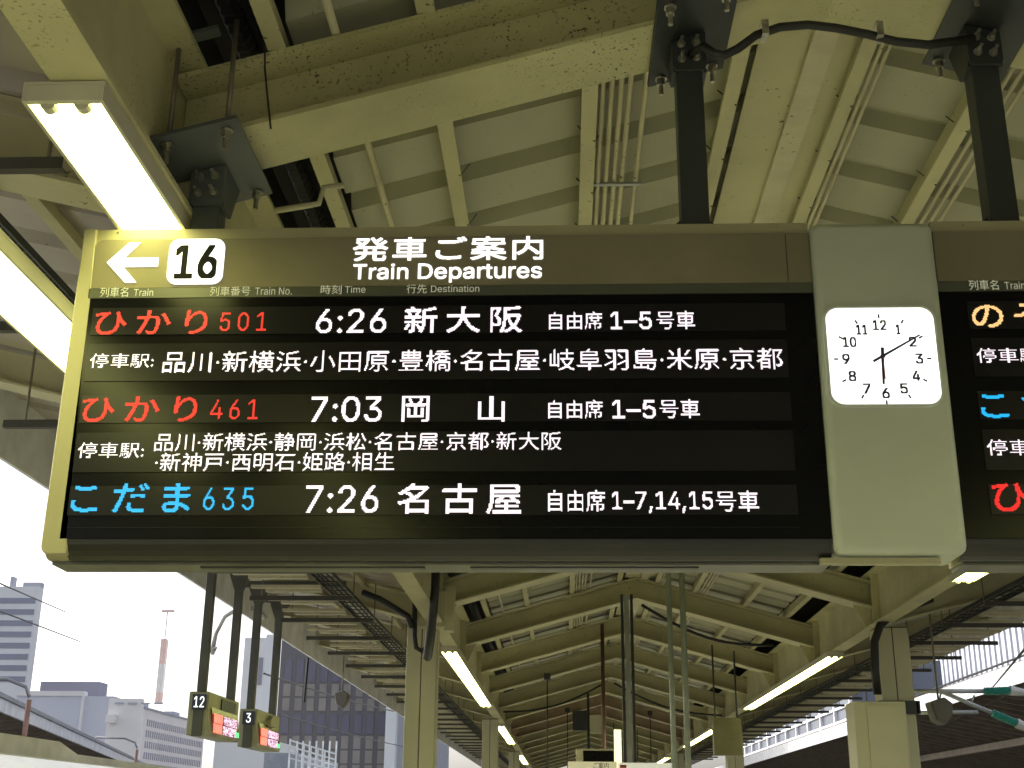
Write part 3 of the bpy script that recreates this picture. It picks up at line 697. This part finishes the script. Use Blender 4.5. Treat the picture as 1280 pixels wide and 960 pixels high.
# ------------------------------------------------------------------ central posts and guide signs down the platform
def vpost(x, y, w_, z0, m, label, cat='post', round_=True):
    zt = zb(x)-0.0
    o = one(lambda b: (b.tube([(x,y,z0),(x,y,zt)],w_/2,10) if round_ else b.box(x-w_/2,x+w_/2,y-w_/2,y+w_/2,z0,zt)), 'hanging_post', m, smooth=round_)
    return tag(o, label, cat)
vpost(1.23,14.6,0.062,1.0,pole_m,'left one of the two pale green pipes hanging in mid platform')
vpost(1.385,14.6,0.07,1.0,pole_m,'right one of the two pale green pipes hanging in mid platform')
o = empty('lattice_post', (0.86,17.2,1.6), 'dark steel lattice post hanging from the ridge left of the pale green pipes', 'post')
for dx in (-0.065, 0.065):
    one(lambda b: b.box(0.87+dx-0.018,0.87+dx+0.018,17.15,17.25,1.2,zb(0.87)), 'rail', blacksteel, o)
one(lambda b: b.box(0.835,0.90,17.18,17.22,1.2,zb(0.87)-0.02), 'middle_channel', galv, o)
vpost(0.60,19.4,0.06,1.4,mat('rust_brown',(0.10,0.05,0.035),0.6),'rust brown pipe left of the dark lattice post')
for (x,y,z0,z1) in ((0.56,30,1.5,3.6),):
    o = empty('grey_box', (x,y,z0), 'pair of grey boxes on a pole under the ridge far down the platform', 'boxes')
    one(lambda b: (b.box(x-0.35,x-0.02,y-0.1,y+0.1,3.55,4.0),), 'left_box', blacksteel, o)
    one(lambda b: (b.box(x+0.05,x+0.30,y-0.1,y+0.1,3.5,3.9),), 'right_box', col_m, o)
    one(lambda b: b.box(x-0.015,x+0.045,y-0.03,y+0.03,1.5,4.4), 'pole', blacksteel, o)
def sign(name, x0, x1, y, z0, z1, label, m):
    o = empty(name, ((x0+x1)/2,y,z0), label, 'sign')
    one(lambda b: b.box(x0,x1,y,y+0.15,z0,z1), 'body', m, o, bevel=0.006)
    return o
YG = 15.0
gs = sign('guide_sign', 0.049, 0.608, YG, 1.9, 2.235, 'cream guide sign with black characters at the bottom edge left of the lattice post', emit('sign_cream_lit',(0.8,0.75,0.45),0.25,(0.6,0.55,0.35)))
print_text('ご案内', (0.341, 0.515, 2.156, 2.226), YG-0.003, black_print, gs, bold=0.01)
gs2 = sign('guide_display', 0.145, 0.597, 15.4, 2.0, 2.397, 'small black display box just above the cream guide sign', col_m)
one(lambda b: b.box(0.23,0.588,15.39,15.398,2.0,2.374), 'screen', screen_m, gs2)
gs3 = sign('guide_sign', 0.625, 1.291, YG, 1.9, 2.226, 'pale guide sign with red marks at the bottom edge right of the lattice post', emit('sign_pale_lit',(0.85,0.85,0.7),0.3,(0.6,0.6,0.5)))
one(lambda b: b.add([(0.643,YG-0.003,2.167),(0.716,YG-0.003,2.167),(0.716,YG-0.003,2.202),(0.643,YG-0.003,2.202)],[(0,1,2,3)]), 'red_mark', mat('red_print',(0,0,0)), gs3)
o = empty('lit_side_sign', (0.9,19.5,2.2), 'narrow lit yellow sign seen edge-on beside the lattice post', 'sign')
one(lambda b: b.prism([(0.735,19.0),(0.84,19.0),(0.84+0.04,20.4),(0.735+0.10,20.4)],'z',2.1,2.855), 'lit_face', emit('yellow_sign_face',(1.0,0.9,0.45),0.9), o)
# thin droppers and drooping cables in mid distance
for i, (x, y) in enumerate(((-0.3,24),(0.1,33),(2.2,33))):
    o = one(lambda b: (b.tube([(x,y,2.2),(x,y,zb(x))],0.014,6), b.box(x-0.06,x+0.06,y-0.05,y+0.05,zb(x)-0.12,zb(x)-0.002)), 'hanging_rod', blacksteel)
    tag(o, 'thin dark rod hanging from a distant rafter', 'rod', 'dark rods hanging in the distance')
for (x0,z0,x1,z1,y,lab) in ((-1.3,3.80,0.9,4.42,27.9,'black cable drooping along a distant left rafter'),(1.1,4.42,3.4,3.75,27.9,'black cable drooping along a distant right rafter'),(-1.3,3.3,3.4,3.4,46,'dark cable stretched across the far end of the platform'),(1.1,4.45,2.9,3.9,17.6,'thin cable slung along the right slope rafters')):
    pth = [(x0+(x1-x0)*t, y, z0+(z1-z0)*t-0.18*math.sin(math.pi*t)) for t in [i/12 for i in range(13)]]
    tag(one(lambda b: b.tube(pth,0.022,6), 'slung_cable', cable, smooth=True), lab, 'cable')
# crowd of dark gear at the far end of the canopy
for (x,y,w_,h,z,lab) in ((1.9,40,0.9,0.35,2.75,'dark hanging sign right of the lattice post in the distance'),(2.5,20,0.42,0.55,2.55,'olive box hanging right of the pale green pipes')):
    o = empty('hanging_box', (x,y,z), lab, 'box')
    one(lambda b: b.box(x-w_/2,x+w_/2,y-0.1,y+0.1,z,z+h), 'body', mat('olive_box',(0.16,0.15,0.08),0.5) if y < 30 else blacksteel, o)
    one(lambda b: [b.tube([(x+s*w_*0.4,y,z+h),(x+s*w_*0.4,y,zb(x+s*w_*0.4))],0.015,6) for s in (-1,1)], 'rods', blacksteel, o)

# ------------------------------------------------------------------ platform edge door signs 12 and 3
gs_led = bpy.data.materials.new('led_rows'); nt_, b_ = nodes(gs_led)
v_ = coords(nt_, (1,14,30)); f_ = noise(nt_, v_, 2.2, 1)
b_.inputs['Base Color'].default_value = (0.02,0.02,0.02,1); nt_.links.new(ramp(nt_, f_, 0.44, 0.52, (0.02,0.01,0.02), (1.0,0.55,0.75)), b_.inputs['Emission Color']); b_.inputs['Emission Strength'].default_value = 1.1
red_blk = emit('red_block', (1.0,0.10,0.08), 0.9); grn_blk = emit('green_block', (0.02,0.75,0.22), 0.8)
grey_post = mat('grey_olive_post', (0.10,0.10,0.085), 0.5)
def edge_sign(ya, num, label, bracket=False):
    x0, x1, z0, z1 = -3.53, -3.34, 2.32, 2.72; yb = ya+1.16
    o = empty('door_position_sign', (x0,ya,z0), label, 'sign', 'numbered signs along the left platform edge')
    one(lambda b: b.prism([(x0,z1),(x1,z1),(x1,z1-0.16),(x1+0.03,z0+0.05),(x1+0.02,z0),(x0,z0)],'y',ya,yb), 'body', mat('sign_gold',(0.40,0.39,0.24),0.4,metal=0.2), o, bevel=0.01)
    one(lambda b: b.add([(x1+0.012,ya+0.10,z0+0.26),(x1+0.034,ya+0.10,z0+0.04),(x1+0.034,yb-0.06,z0+0.04),(x1+0.012,yb-0.06,z0+0.26)],[(0,1,2,3)]), 'screen', screen_m, o)
    for j in range(2):
        za = z0+0.155-j*0.09
        xx = x1+0.036
        one(lambda b: b.add([(xx,ya+0.12,za-0.03),(xx,ya+0.44,za-0.03),(xx-0.004,ya+0.44,za+0.055),(xx-0.004,ya+0.12,za+0.055)],[(0,1,2,3)]), 'red_block', red_blk, o)
        one(lambda b: b.add([(xx,ya+0.48,za-0.03),(xx,ya+1.0,za-0.03),(xx-0.004,ya+1.0,za+0.05),(xx-0.004,ya+0.48,za+0.05)],[(0,1,2,3)]), 'led_rows', gs_led, o)
    one(lambda b: b.add([(x1+0.037,ya+0.95,z0+0.04),(x1+0.037,ya+1.1,z0+0.04),(x1+0.036,ya+1.1,z0+0.09),(x1+0.036,ya+0.95,z0+0.09)],[(0,1,2,3)]), 'green_block', grn_blk, o)
    if not bracket: one(lambda b: b.box(x1-0.001,x1+0.012,ya+0.45,ya+1.0,z1-0.15,z1-0.03), 'name_plate', mat('navy_plate',(0.03,0.04,0.08),0.4), o)
    else: one(lambda b: b.prism([(ya+0.5,z1-0.15),(ya+0.8,z1-0.15),(ya+0.8,z1-0.06),(ya+0.65,z1-0.02),(ya+0.5,z1-0.08)],'x',x1,x1+0.05), 'hood', mat('sign_gold',(0,0,0)), o)
    one(lambda b: b.box(x0+0.06,x0+0.15,ya-0.03,ya-0.002,z0-0.01,z1-0.1), 'front_stripe', grey_post, o)
    one(lambda b: b.box(x0+0.05,x0+0.18,ya-0.05,ya-0.031,z1-0.17,z1-0.03), 'number_plate', mat('navy_plate',(0.03,0.04,0.08),0.4), o)
    wn = 0.048 if len(num) == 2 else 0.026
    print_text(num, (x0+0.115-wn,x0+0.115+wn,z1-0.15,z1-0.05), ya-0.052, emit('number_white',(1,1,1),0.7), o, bold=0.02)
    for yy in (ya+0.03, yb-0.06):
        one(lambda b: b.box(x0+0.07,x0+0.15,yy-0.04,yy+0.04,z1,4.05), 'post', grey_post, o, bevel=0.004)
        one(lambda b: (b.prism([(x0+0.0,4.05),(x0+0.22,4.05),(x0+0.15,3.86),(x0+0.07,3.86)],'y',yy-0.045,yy+0.045)), 'gusset', grey_post, o)
        one(lambda b: (b.box(x0-0.1,-2.44,yy-0.035,yy+0.035,4.05,4.12)), 'arm', grey_post, o)
    return o
edge_sign(12.0, '12', 'left one of two gold LED signs, with the number 12 on its end')
edge_sign(13.95, '3', 'right one of two gold LED signs, with the number 3 on its end', True)
o = one(lambda b: (b.tube([(-3.95,16.6,4.1),(-4.05,16.6,4.22),(-4.3,16.6,4.25),(-4.5,16.6,4.12),(-4.6,16.6,3.9),(-4.62,16.6,3.72)],0.03,8), b.tube([(-4.62,16.6,3.72),(-4.62,16.6,3.62)],[0.06,0.02],8)), 'curved_bracket', galv, smooth=True); tag(o, 'curved white bracket outside the left eave', 'bracket')

# ------------------------------------------------------------------ train on the left track
tr = empty('train', (-5.4,10,-1.27), 'white train roof with side fairings at the lower left corner', 'train')
tw = mat('train_white', (0.85,0.86,0.84), 0.3, var=0.04)
prof = [(-3.75,-0.9),(-3.7,0.9),(-3.78,1.5),(-4.0,1.88),(-4.4,2.05),(-5.4,2.12),(-6.4,2.05),(-6.8,1.88),(-7.02,1.5),(-7.1,0.9),(-7.05,-0.9)]
one(lambda b: b.prism(prof, 'y', -14, 60), 'body', tw, tr)
one(lambda b: b.box(-3.69,-3.68,-13,59,0.7,1.25), 'window_band', screen_m, tr)
one(lambda b: b.prism([(4,1.95),(4,2.258),(11.006,2.258),(12.095,2.26),(12.579,2.167),(24,2.167-0.02),(24,1.95)],'x',-4.79,-4.75), 'fairing', mat('fairing_beige',(0.66,0.64,0.58),0.45), tr)
one(lambda b: b.prism([(4,1.95),(4,2.086),(11.382,2.065),(26,2.065-0.01),(26,1.95)],'x',-4.49,-4.45), 'roof_edge', tw, tr)

# ------------------------------------------------------------------ neighbouring platform roofs
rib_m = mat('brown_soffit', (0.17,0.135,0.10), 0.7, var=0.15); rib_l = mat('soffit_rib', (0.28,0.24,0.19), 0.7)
# right
nr = empty('neighbour_canopy', (14,40,4), 'white edged canopy of the next platform on the right', 'canopy')
XN = 12.5; ZN = 5.22
one(lambda b: b.box(XN-0.08,XN,2,120,ZN,ZN+0.55), 'fascia', mat('bright_fascia',(0.80,0.81,0.84),0.4), nr)
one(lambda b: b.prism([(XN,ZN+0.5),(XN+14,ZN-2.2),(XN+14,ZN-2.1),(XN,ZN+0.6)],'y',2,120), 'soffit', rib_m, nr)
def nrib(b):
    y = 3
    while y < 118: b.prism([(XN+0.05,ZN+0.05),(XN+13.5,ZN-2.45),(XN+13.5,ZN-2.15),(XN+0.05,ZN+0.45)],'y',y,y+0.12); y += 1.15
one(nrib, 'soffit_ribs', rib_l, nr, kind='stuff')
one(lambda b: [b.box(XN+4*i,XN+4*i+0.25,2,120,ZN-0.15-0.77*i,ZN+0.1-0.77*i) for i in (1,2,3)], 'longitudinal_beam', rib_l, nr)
one(lambda b: [b.box(XN+6.6,XN+7,y,y+0.4,-1.6,3.9) for y in range(6,118,12)], 'columns', conc, nr)
# left, rotated 13.5 degrees
MR = Matrix.Translation((-13.42, 30.127, 0)) @ Matrix.Rotation(math.atan2(40.411,-9.478)-math.pi/2, 4, 'Z')
nl = empty('neighbour_canopy', (-13.42,30.127,4.0), 'grey edged canopy of the next platform on the left', 'canopy')
one(lambda b: b.box(-0.08,0,-20,75,3.95,4.25,MR), 'fascia', mat('grey_fascia',(0.62,0.64,0.70),0.4), nl)
one(lambda b: b.box(-0.3,0.06,-20,75,4.26,4.36,MR), 'gutter', mat('grey_gutter',(0.25,0.26,0.30),0.5), nl)
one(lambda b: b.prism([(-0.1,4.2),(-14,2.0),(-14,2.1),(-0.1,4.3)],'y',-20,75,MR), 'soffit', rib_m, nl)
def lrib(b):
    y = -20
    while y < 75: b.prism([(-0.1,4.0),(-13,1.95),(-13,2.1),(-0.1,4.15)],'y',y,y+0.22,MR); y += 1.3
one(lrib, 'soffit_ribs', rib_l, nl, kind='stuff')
rust = mat('rusty_pole', (0.36,0.20,0.16), 0.7)
for px, lab in ((-10.75,'rusty catenary pole with a curved arm at the lower left'),(-15.9,'smaller curved arm pole beyond the rusty one')):
    y = 25.5 if px > -11 else 48
    zt = 4.05 if px > -11 else 4.2
    o = empty('catenary_pole', (px,y,-1.5), lab, 'pole')
    one(lambda b: b.tube([(px,y,-1.5),(px,y,zt-0.25)],0.055,8), 'pole', rust, o, smooth=True)
    one(lambda b: b.tube([(px,y,zt-0.2),(px-0.1,y,zt),(px-0.5,y,zt+0.15),(px-1.6,y,zt+0.18)],0.035,8), 'arm', mat('pole_grey',(0.3,0.3,0.33),0.5), o, smooth=True)

# ------------------------------------------------------------------ catenary on the right
cb = empty('catenary_bracket', (7.0,17,3), 'pale steel cantilever with two green insulators over the right track', 'cantilever')
stl = mat('pale_steel', (0.55,0.58,0.58), 0.4, metal=0.3)
one(lambda b: (b.tube([(5.099, 19.0, 3.422),(6.162, 19.0, 3.427)],0.032,8), b.tube([(5.538, 19.0, 3.413),(6.219, 19.0, 3.121)],0.032,8), b.tube([(5.07, 19.0, 3.115),(6.014, 19.0, 3.131)],0.028,8), b.tube([(5.44, 19.0, 3.14),(5.513, 19.0, 3.401)],0.015,6), b.tube([(5.923, 19.0, 3.244),(5.994, 19.0, 3.369)],0.015,6)), 'tubes', stl, cb, smooth=True)
def ins(b, a, c):
    a, c = Vector(a), Vector(c); n = 24; b.tube([a+(c-a)*i/n for i in range(n+1)], [0.062 if i%2 else 0.042 for i in range(n+1)], 10)
teal = mat('teal_insulator', (0.05,0.38,0.32), 0.4)
one(lambda b: ins(b,(6.139, 19.0, 3.427),(6.509, 19.0, 3.44)), 'insulator', teal, cb)
one(lambda b: ins(b,(6.219, 19.0, 3.121),(6.556, 19.0, 2.977)), 'insulator', teal, cb)
one(lambda b: (b.tube([(6.509, 19.0, 3.44),(6.644, 19.0, 3.418),(6.939, 19.0, 3.385)],[0.075,0.06,0.02],8), b.tube([(6.556, 19.0, 2.977),(6.674, 19.0, 2.922),(6.871, 19.0, 2.856)],[0.075,0.06,0.02],8), b.tube([(7.217, 19.0, 4.64),(6.949, 19.0, 2.414)],0.12,8)), 'end_fitting', mat('white_ceramic',(0.75,0.75,0.75),0.3), cb)
def wire(name, pts, r, label, sag=0.0):
    a, c = Vector(pts[0]), Vector(pts[1]); path = []
    for i in range(17):
        t = i/16; p = a.lerp(c, t); p.z -= sag*4*t*(1-t); path.append(p)
    return tag(one(lambda b: b.tube(path, r, 5), name, cable), label, 'wire')
wire('overhead_wire', ((8.2, 22.778, 4.442), (8.2, 30.675, 4.395)), 0.022, 'upper black overhead wire crossing in front of the pinstriped building')
wire('overhead_wire', ((7.2, 20.171, 3.627), (7.2, 28.533, 3.133)), 0.012, 'lower thin overhead wire in front of the right hand canopy')
wire('overhead_wire', ((7.6, 23.069, 3.874), (3.644, 10.0, 2.952)), 0.012, 'thin wire rising to the upper right corner of the pinstriped building')
wire('overhead_wire', ((-6.5, 27.541, 4.552), (-6.5, 55.24, 5.83)), 0.022, 'upper overhead wire with small beads before the dark grid building', 0.1)
wire('overhead_wire', ((-5.6, 25.327, 3.526), (-5.6, 47.945, 4.067)), 0.014, 'lower overhead wire before the dark grid building', 0.05)
wire('overhead_wire', ((-10.238, 22.0, 5.585), (-16.847, 42.0, 8.121)), 0.018, 'upper left wire crossing the striped tower', 0.0)
wire('overhead_wire', ((-10.164, 22.0, 5.084), (-16.229, 42.0, 7.132)), 0.018, 'lower left wire crossing the striped tower', 0.0)
dp = wire('dropper_rod', ((-3.633, 18.0, 3.755), (-3.651, 18.0, 3.134)), 0.02, 'thin hanging insulator rod below the left eave')

# ------------------------------------------------------------------ city beyond the tracks
city = lambda n, c, r=0.6, v=0.04: mat(n, c, r, var=v, vscale=0.15)  # most building colours below are paled to stand in for haze
# striped tower far left
o = empty('striped_tower', (-150,300,-1.6), 'pale blue grey office tower with dark window stripes at the far left', 'tower')
xa, xr_ = -200, -127.686
ztp = 54.38
one(lambda b: b.box(xa,xr_,300,303,-1.6,ztp), 'body', city('tower_white',(0.78,0.80,0.86)), o)
zs = [51.452,48.736,46.037,43.354,40.686,38.034,35.398,32.777]
for z in zs:
    one(lambda b: b.box(xa,xr_-0.4,299.85,300.05,z-1.2,z+0.1), 'window_band', city('tower_glass',(0.30,0.32,0.42),0.3), o)
one(lambda b: (b.box(-135.489,-134.694,301,303,ztp,ztp+2.6), b.box(-132.172,xr_,301,303,ztp,ztp+1.2)), 'roof_plant', city('tower_plant',(0.5,0.52,0.6)), o)
# low dark roofed building and blue grey warehouse
Yb = 160.0
o = one(lambda b: b.box(-66.25,-58.648,Yb,Yb+3,-1.6,17.661), 'low_building', city('dark_roof_house',(0.36,0.36,0.45))); tag(o, 'low dark grey building behind the blue grey warehouse', 'building')
o = empty('warehouse', (-54.154,140,-1.6), 'blue grey warehouse with a white parapet left of the white block', 'building')
one(lambda b: b.box(-60.43,-49.595,140,142,-1.6,14.098), 'wall', city('warehouse_blue',(0.62,0.65,0.76)), o)
one(lambda b: b.box(-60.43,-52.902,139.8,141,14.098,14.615), 'parapet', city('parapet_white',(0.8,0.8,0.82)), o)
one(lambda b: b.box(-52.991,-52.723,139.6,139.99,0,14.098), 'downpipe', city('parapet_white',(0.8,0.8,0.82)), o)
o = empty('white_block', (-44.644,130,-1.6), 'plain white block between the warehouse and the building with slit windows', 'building')
one(lambda b: b.box(-46.467,-43.154,130,131,-1.6,12.991), 'wall', city('block_white',(0.9,0.9,0.92)), o)
one(lambda b: (b.box(-46.292,-45.392,129,129.9,10.536,11.319),), 'balcony', city('block_white',(0,0,0)), o)
one(lambda b: [b.box(-45.787+i*1.35,-45.787+i*1.35+0.9,129.8,129.98,12.423,12.582) for i in range(4)], 'sign_band', city('tower_plant',(0,0,0)), o)
# slit window building with facade facing the tracks (+X)
XF = -52.0
ya_, yb_ = 158.18, 186.05
o = empty('slit_window_building', (XF,ya_,-1.6), 'pinkish white building with rows of narrow slit windows left of sign 12', 'building')
ztp = 14.204
one(lambda b: b.box(XF-20,XF,ya_,yb_,-1.6,ztp), 'wall', city('slit_wall',(0.85,0.81,0.82)), o)
one(lambda b: b.box(XF-20,XF+0.15,ya_-0.1,yb_,ztp,ztp+0.25), 'roof_edge', city('tower_glass',(0,0,0)), o)
proto = None
nC = 30; dy = (yb_-ya_-2)/nC; fl_ = 1.306734693877551
for j in range(5):
    for i in range(nC):
        y = ya_+1.5+i*dy; z = ztp-1.0-fl_*(j+0.72)
        if proto is None: proto = one(lambda b: b.box(XF+0.0,XF+0.06,y,y+dy*0.42,z,z+fl_*0.62), 'window', city('slit_glass',(0.33,0.33,0.42),0.3), o); p0 = (y,z)
        else:
            c = proto.copy(); C.objects.link(c); c.location = proto.location+Vector((0,y-p0[0],z-p0[1]))
one(lambda b: (b.box(XF-9,XF-6,ya_+14,ya_+20,ztp+0.26,ztp+2.2), b.box(XF-5,XF-3.6,ya_+24,ya_+27,ztp+0.26,ztp+1.6)), 'roof_plant', city('tower_plant',(0,0,0)), o)
# red and white lattice tower
o = empty('red_white_mast', (-158.931,500,-1.6), 'faint red and white mast rising from the roofs in the hazy sky', 'mast')
xm = -158.931
for i, (t_, b2_, m_) in enumerate((( 68.504, 58.775,'r'),(47.635,43.347,'r'),(58.775,47.635,'w'))):
    one(lambda b: [b.box(xm+dx*0.8-0.3,xm+dx*0.8+0.3,500+dyy-0.35,500+dyy+0.35,b2_,t_) for dx in (-1,0,1) for dyy in (-1,1)], 'lattice_section', city('mast_red',(0.97,0.78,0.74)) if m_ == 'r' else city('mast_white',(0.97,0.97,0.97)), o)  # red paled almost to white, the haze is in the colour
one(lambda b: (b.box(xm-0.2,xm+0.2,499.8,500.2,68.504,79.641),), 'spire', city('mast_white',(0,0,0)), o)
one(lambda b: b.box(xm-2.2,xm+2.6,499,501,79.32,80.122), 'top_platform', city('mast_red',(0,0,0)), o)
# dark grid building
Yg = 90.0
gx0, gx1 = -20.12, -12.137
o = empty('grid_building', (gx0,Yg,-1.6), 'dark grey violet office block with a grid of square windows under the left eave', 'building')
gtop = 26.0
one(lambda b: b.box(gx0,gx1,Yg,Yg+30,-1.6,gtop), 'wall', city('grid_frame',(0.14,0.137,0.155),0.5), o)
cw_ = 0.8583870967741936
rows_g = [14.019,12.328,10.548,9.557,8.573,7.004,6.039,5.081,4.13]
wmat = city('grid_window',(0.31,0.29,0.275),0.35,0.15); vmat = city('grid_violet',(0.145,0.14,0.20),0.35)
def grow(z0, z1, m, nm):
    pr = None
    for i in range(9):
        x = gx0+0.35+i*cw_
        if pr is None: pr = one(lambda b: b.box(x,x+cw_-0.35,Yg-0.05,Yg+0.02,z0,z1), nm, m, o); x_0 = x
        else:
            c = pr.copy(); C.objects.link(c); c.location = pr.location+Vector((x-x_0,0,0))
H = rows_g[2]-rows_g[3]
for zt_ in (rows_g[2],rows_g[3],rows_g[5],rows_g[6],rows_g[7],rows_g[0]+H*0.2,rows_g[0]+1.3*H): grow(zt_-H*0.86, zt_, wmat, 'window')
for za_, zb2 in ((rows_g[1],rows_g[2]),(rows_g[4],rows_g[5])): grow(zb2+0.15, za_-0.1, vmat, 'spandrel')
# white slab left of it, white pillar right of it
o = empty('white_slab', (-19.249,80,-1.6), 'bluish white narrow building left of the dark grid block', 'building')
one(lambda b: b.box(-18.895,-18.036,80,80.6,-1.6,12.627), 'wall', city('slab_white',(0.82,0.85,0.9)), o)
one(lambda b: b.box(-21.274,-19.68,84,85,-1.6,12.963), 'rear_wall', city('slab_pale',(0.85,0.87,0.9)), o)
one(lambda b: b.box(-20.203,-19.935,83.85,83.99,9.868,11.636), 'window', city('slit_glass',(0,0,0)), o)
one(lambda b: b.box(-18.944,-15.573,70,76,-1.6,5.521), 'podium', city('slab_pale',(0,0,0)), o)
o = empty('white_pier', (-11.159,85,-1.6), 'white pier at the right edge of the dark grid block', 'building')
one(lambda b: b.box(-11.74,-11.053,85,86,-1.6,20), 'pier', city('slab_white',(0,0,0)), o)
one(lambda b: b.box(-11.443,-7.843,88,89,-1.6,13.5), 'rear_block', city('rear_grey',(0.40,0.42,0.48)), o)
# white scaffold and blue grey shed below the signs
o = empty('white_scaffold', (-7.887,40,0), 'white railed scaffold below sign 3 in front of the dark grid block', 'scaffold')
sx0, sx1, sz0, sz1 = -8.467, -7.371, 3.094, 3.662
wst = mat('white_steel', (0.72,0.76,0.8), 0.5)
for i in range(6):
    x = sx0+(sx1-sx0)*i/5
    one(lambda b: (b.tube([(x,40,-1),(x,40,sz1-0.1+0.35*(5-i)/5)],0.03,6), b.tube([(x,42,-1),(x,42,sz1+0.3)],0.03,6)), 'upright', wst, o)
one(lambda b: [b.tube([(sx0,yy,z+0.3),(sx1,yy,z)],0.028,6) for yy in (40,42) for z in (sz1-0.1,sz1-0.28,sz1-0.46,sz1-0.62)], 'rails', wst, o)
one(lambda b: [b.box(sx0-0.3,sx1,40,42,sz1-0.72,sz1-0.66) for _ in (0,)], 'deck', wst, o)
o = one(lambda b: (b.box(-10.172,-9.022,44,52,-1.6,3.68)), 'shed', mat('shed_grey', (0.35,0.38,0.45), 0.6)); tag(o, 'grey shed behind the white scaffold', 'shed')
# right: pinstriped building (facade towards -X), mullioned glass building
XP = 55.0
o = empty('pinstriped_building', (XP,100,-1.6), 'pale building with close vertical fins at the right edge under the eave', 'building')
yA, yB = 148.453, 234.016
ztp = 25.027
one(lambda b: b.box(XP,XP+30,yA-20,yB+30,-1.6,ztp), 'wall', city('pin_dark',(0.30,0.33,0.42)), o)
one(lambda b: b.box(XP-1.2,XP+2,yA-20,yB+30,ztp,ztp+2.2), 'cornice', city('block_white',(0,0,0)), o)
pr = None; n_ = 0; y = yA-8
while y < yB+30 and n_ < 70:
    if pr is None: pr = one(lambda b: b.box(XP-0.5,XP,y,y+1.15,-1.6,ztp), 'fin', city('pin_fin',(0.62,0.64,0.70)), o); y_0 = y
    else:
        c = pr.copy(); C.objects.link(c); c.location = pr.location+Vector((0,y-y_0,0))
    y += 2.05; n_ += 1
one(lambda b: [b.box(XP-0.12,XP-0.02,yA-20,yB+30,z,z+0.5) for z in (4,8.5,13,17.5,22)], 'floor_band', city('pin_band',(0.42,0.45,0.52)), o)
XQ = 38.0
o = empty('glass_building', (XQ,140,-1.6), 'dark glass building with white mullions beyond the right wing of the canopy', 'building')
y_a, y_b = 172.043, 293.493
one(lambda b: b.box(XQ,XQ+12,y_a-1,y_b,-1.6,22), 'wall', city('glass_dark',(0.10,0.12,0.17),0.25), o)
pr = None
for i in range(12):
    y = y_a-1+(y_b-y_a)*(i/12)**1.0
    if pr is None: pr = one(lambda b: b.box(XQ-0.4,XQ,y,y+0.6,-1.6,22), 'mullion', city('block_white',(0,0,0)), o); y_0 = y
    else:
        c = pr.copy(); C.objects.link(c); c.location = pr.location+Vector((0,y-y_0,0))
for i in range(12):
    z = 0+i*1.8
    one(lambda b: b.box(XQ-0.35,XQ-0.02,y_a-1,y_b,z,z+0.3), 'transom', city('block_white',(0,0,0)), o)
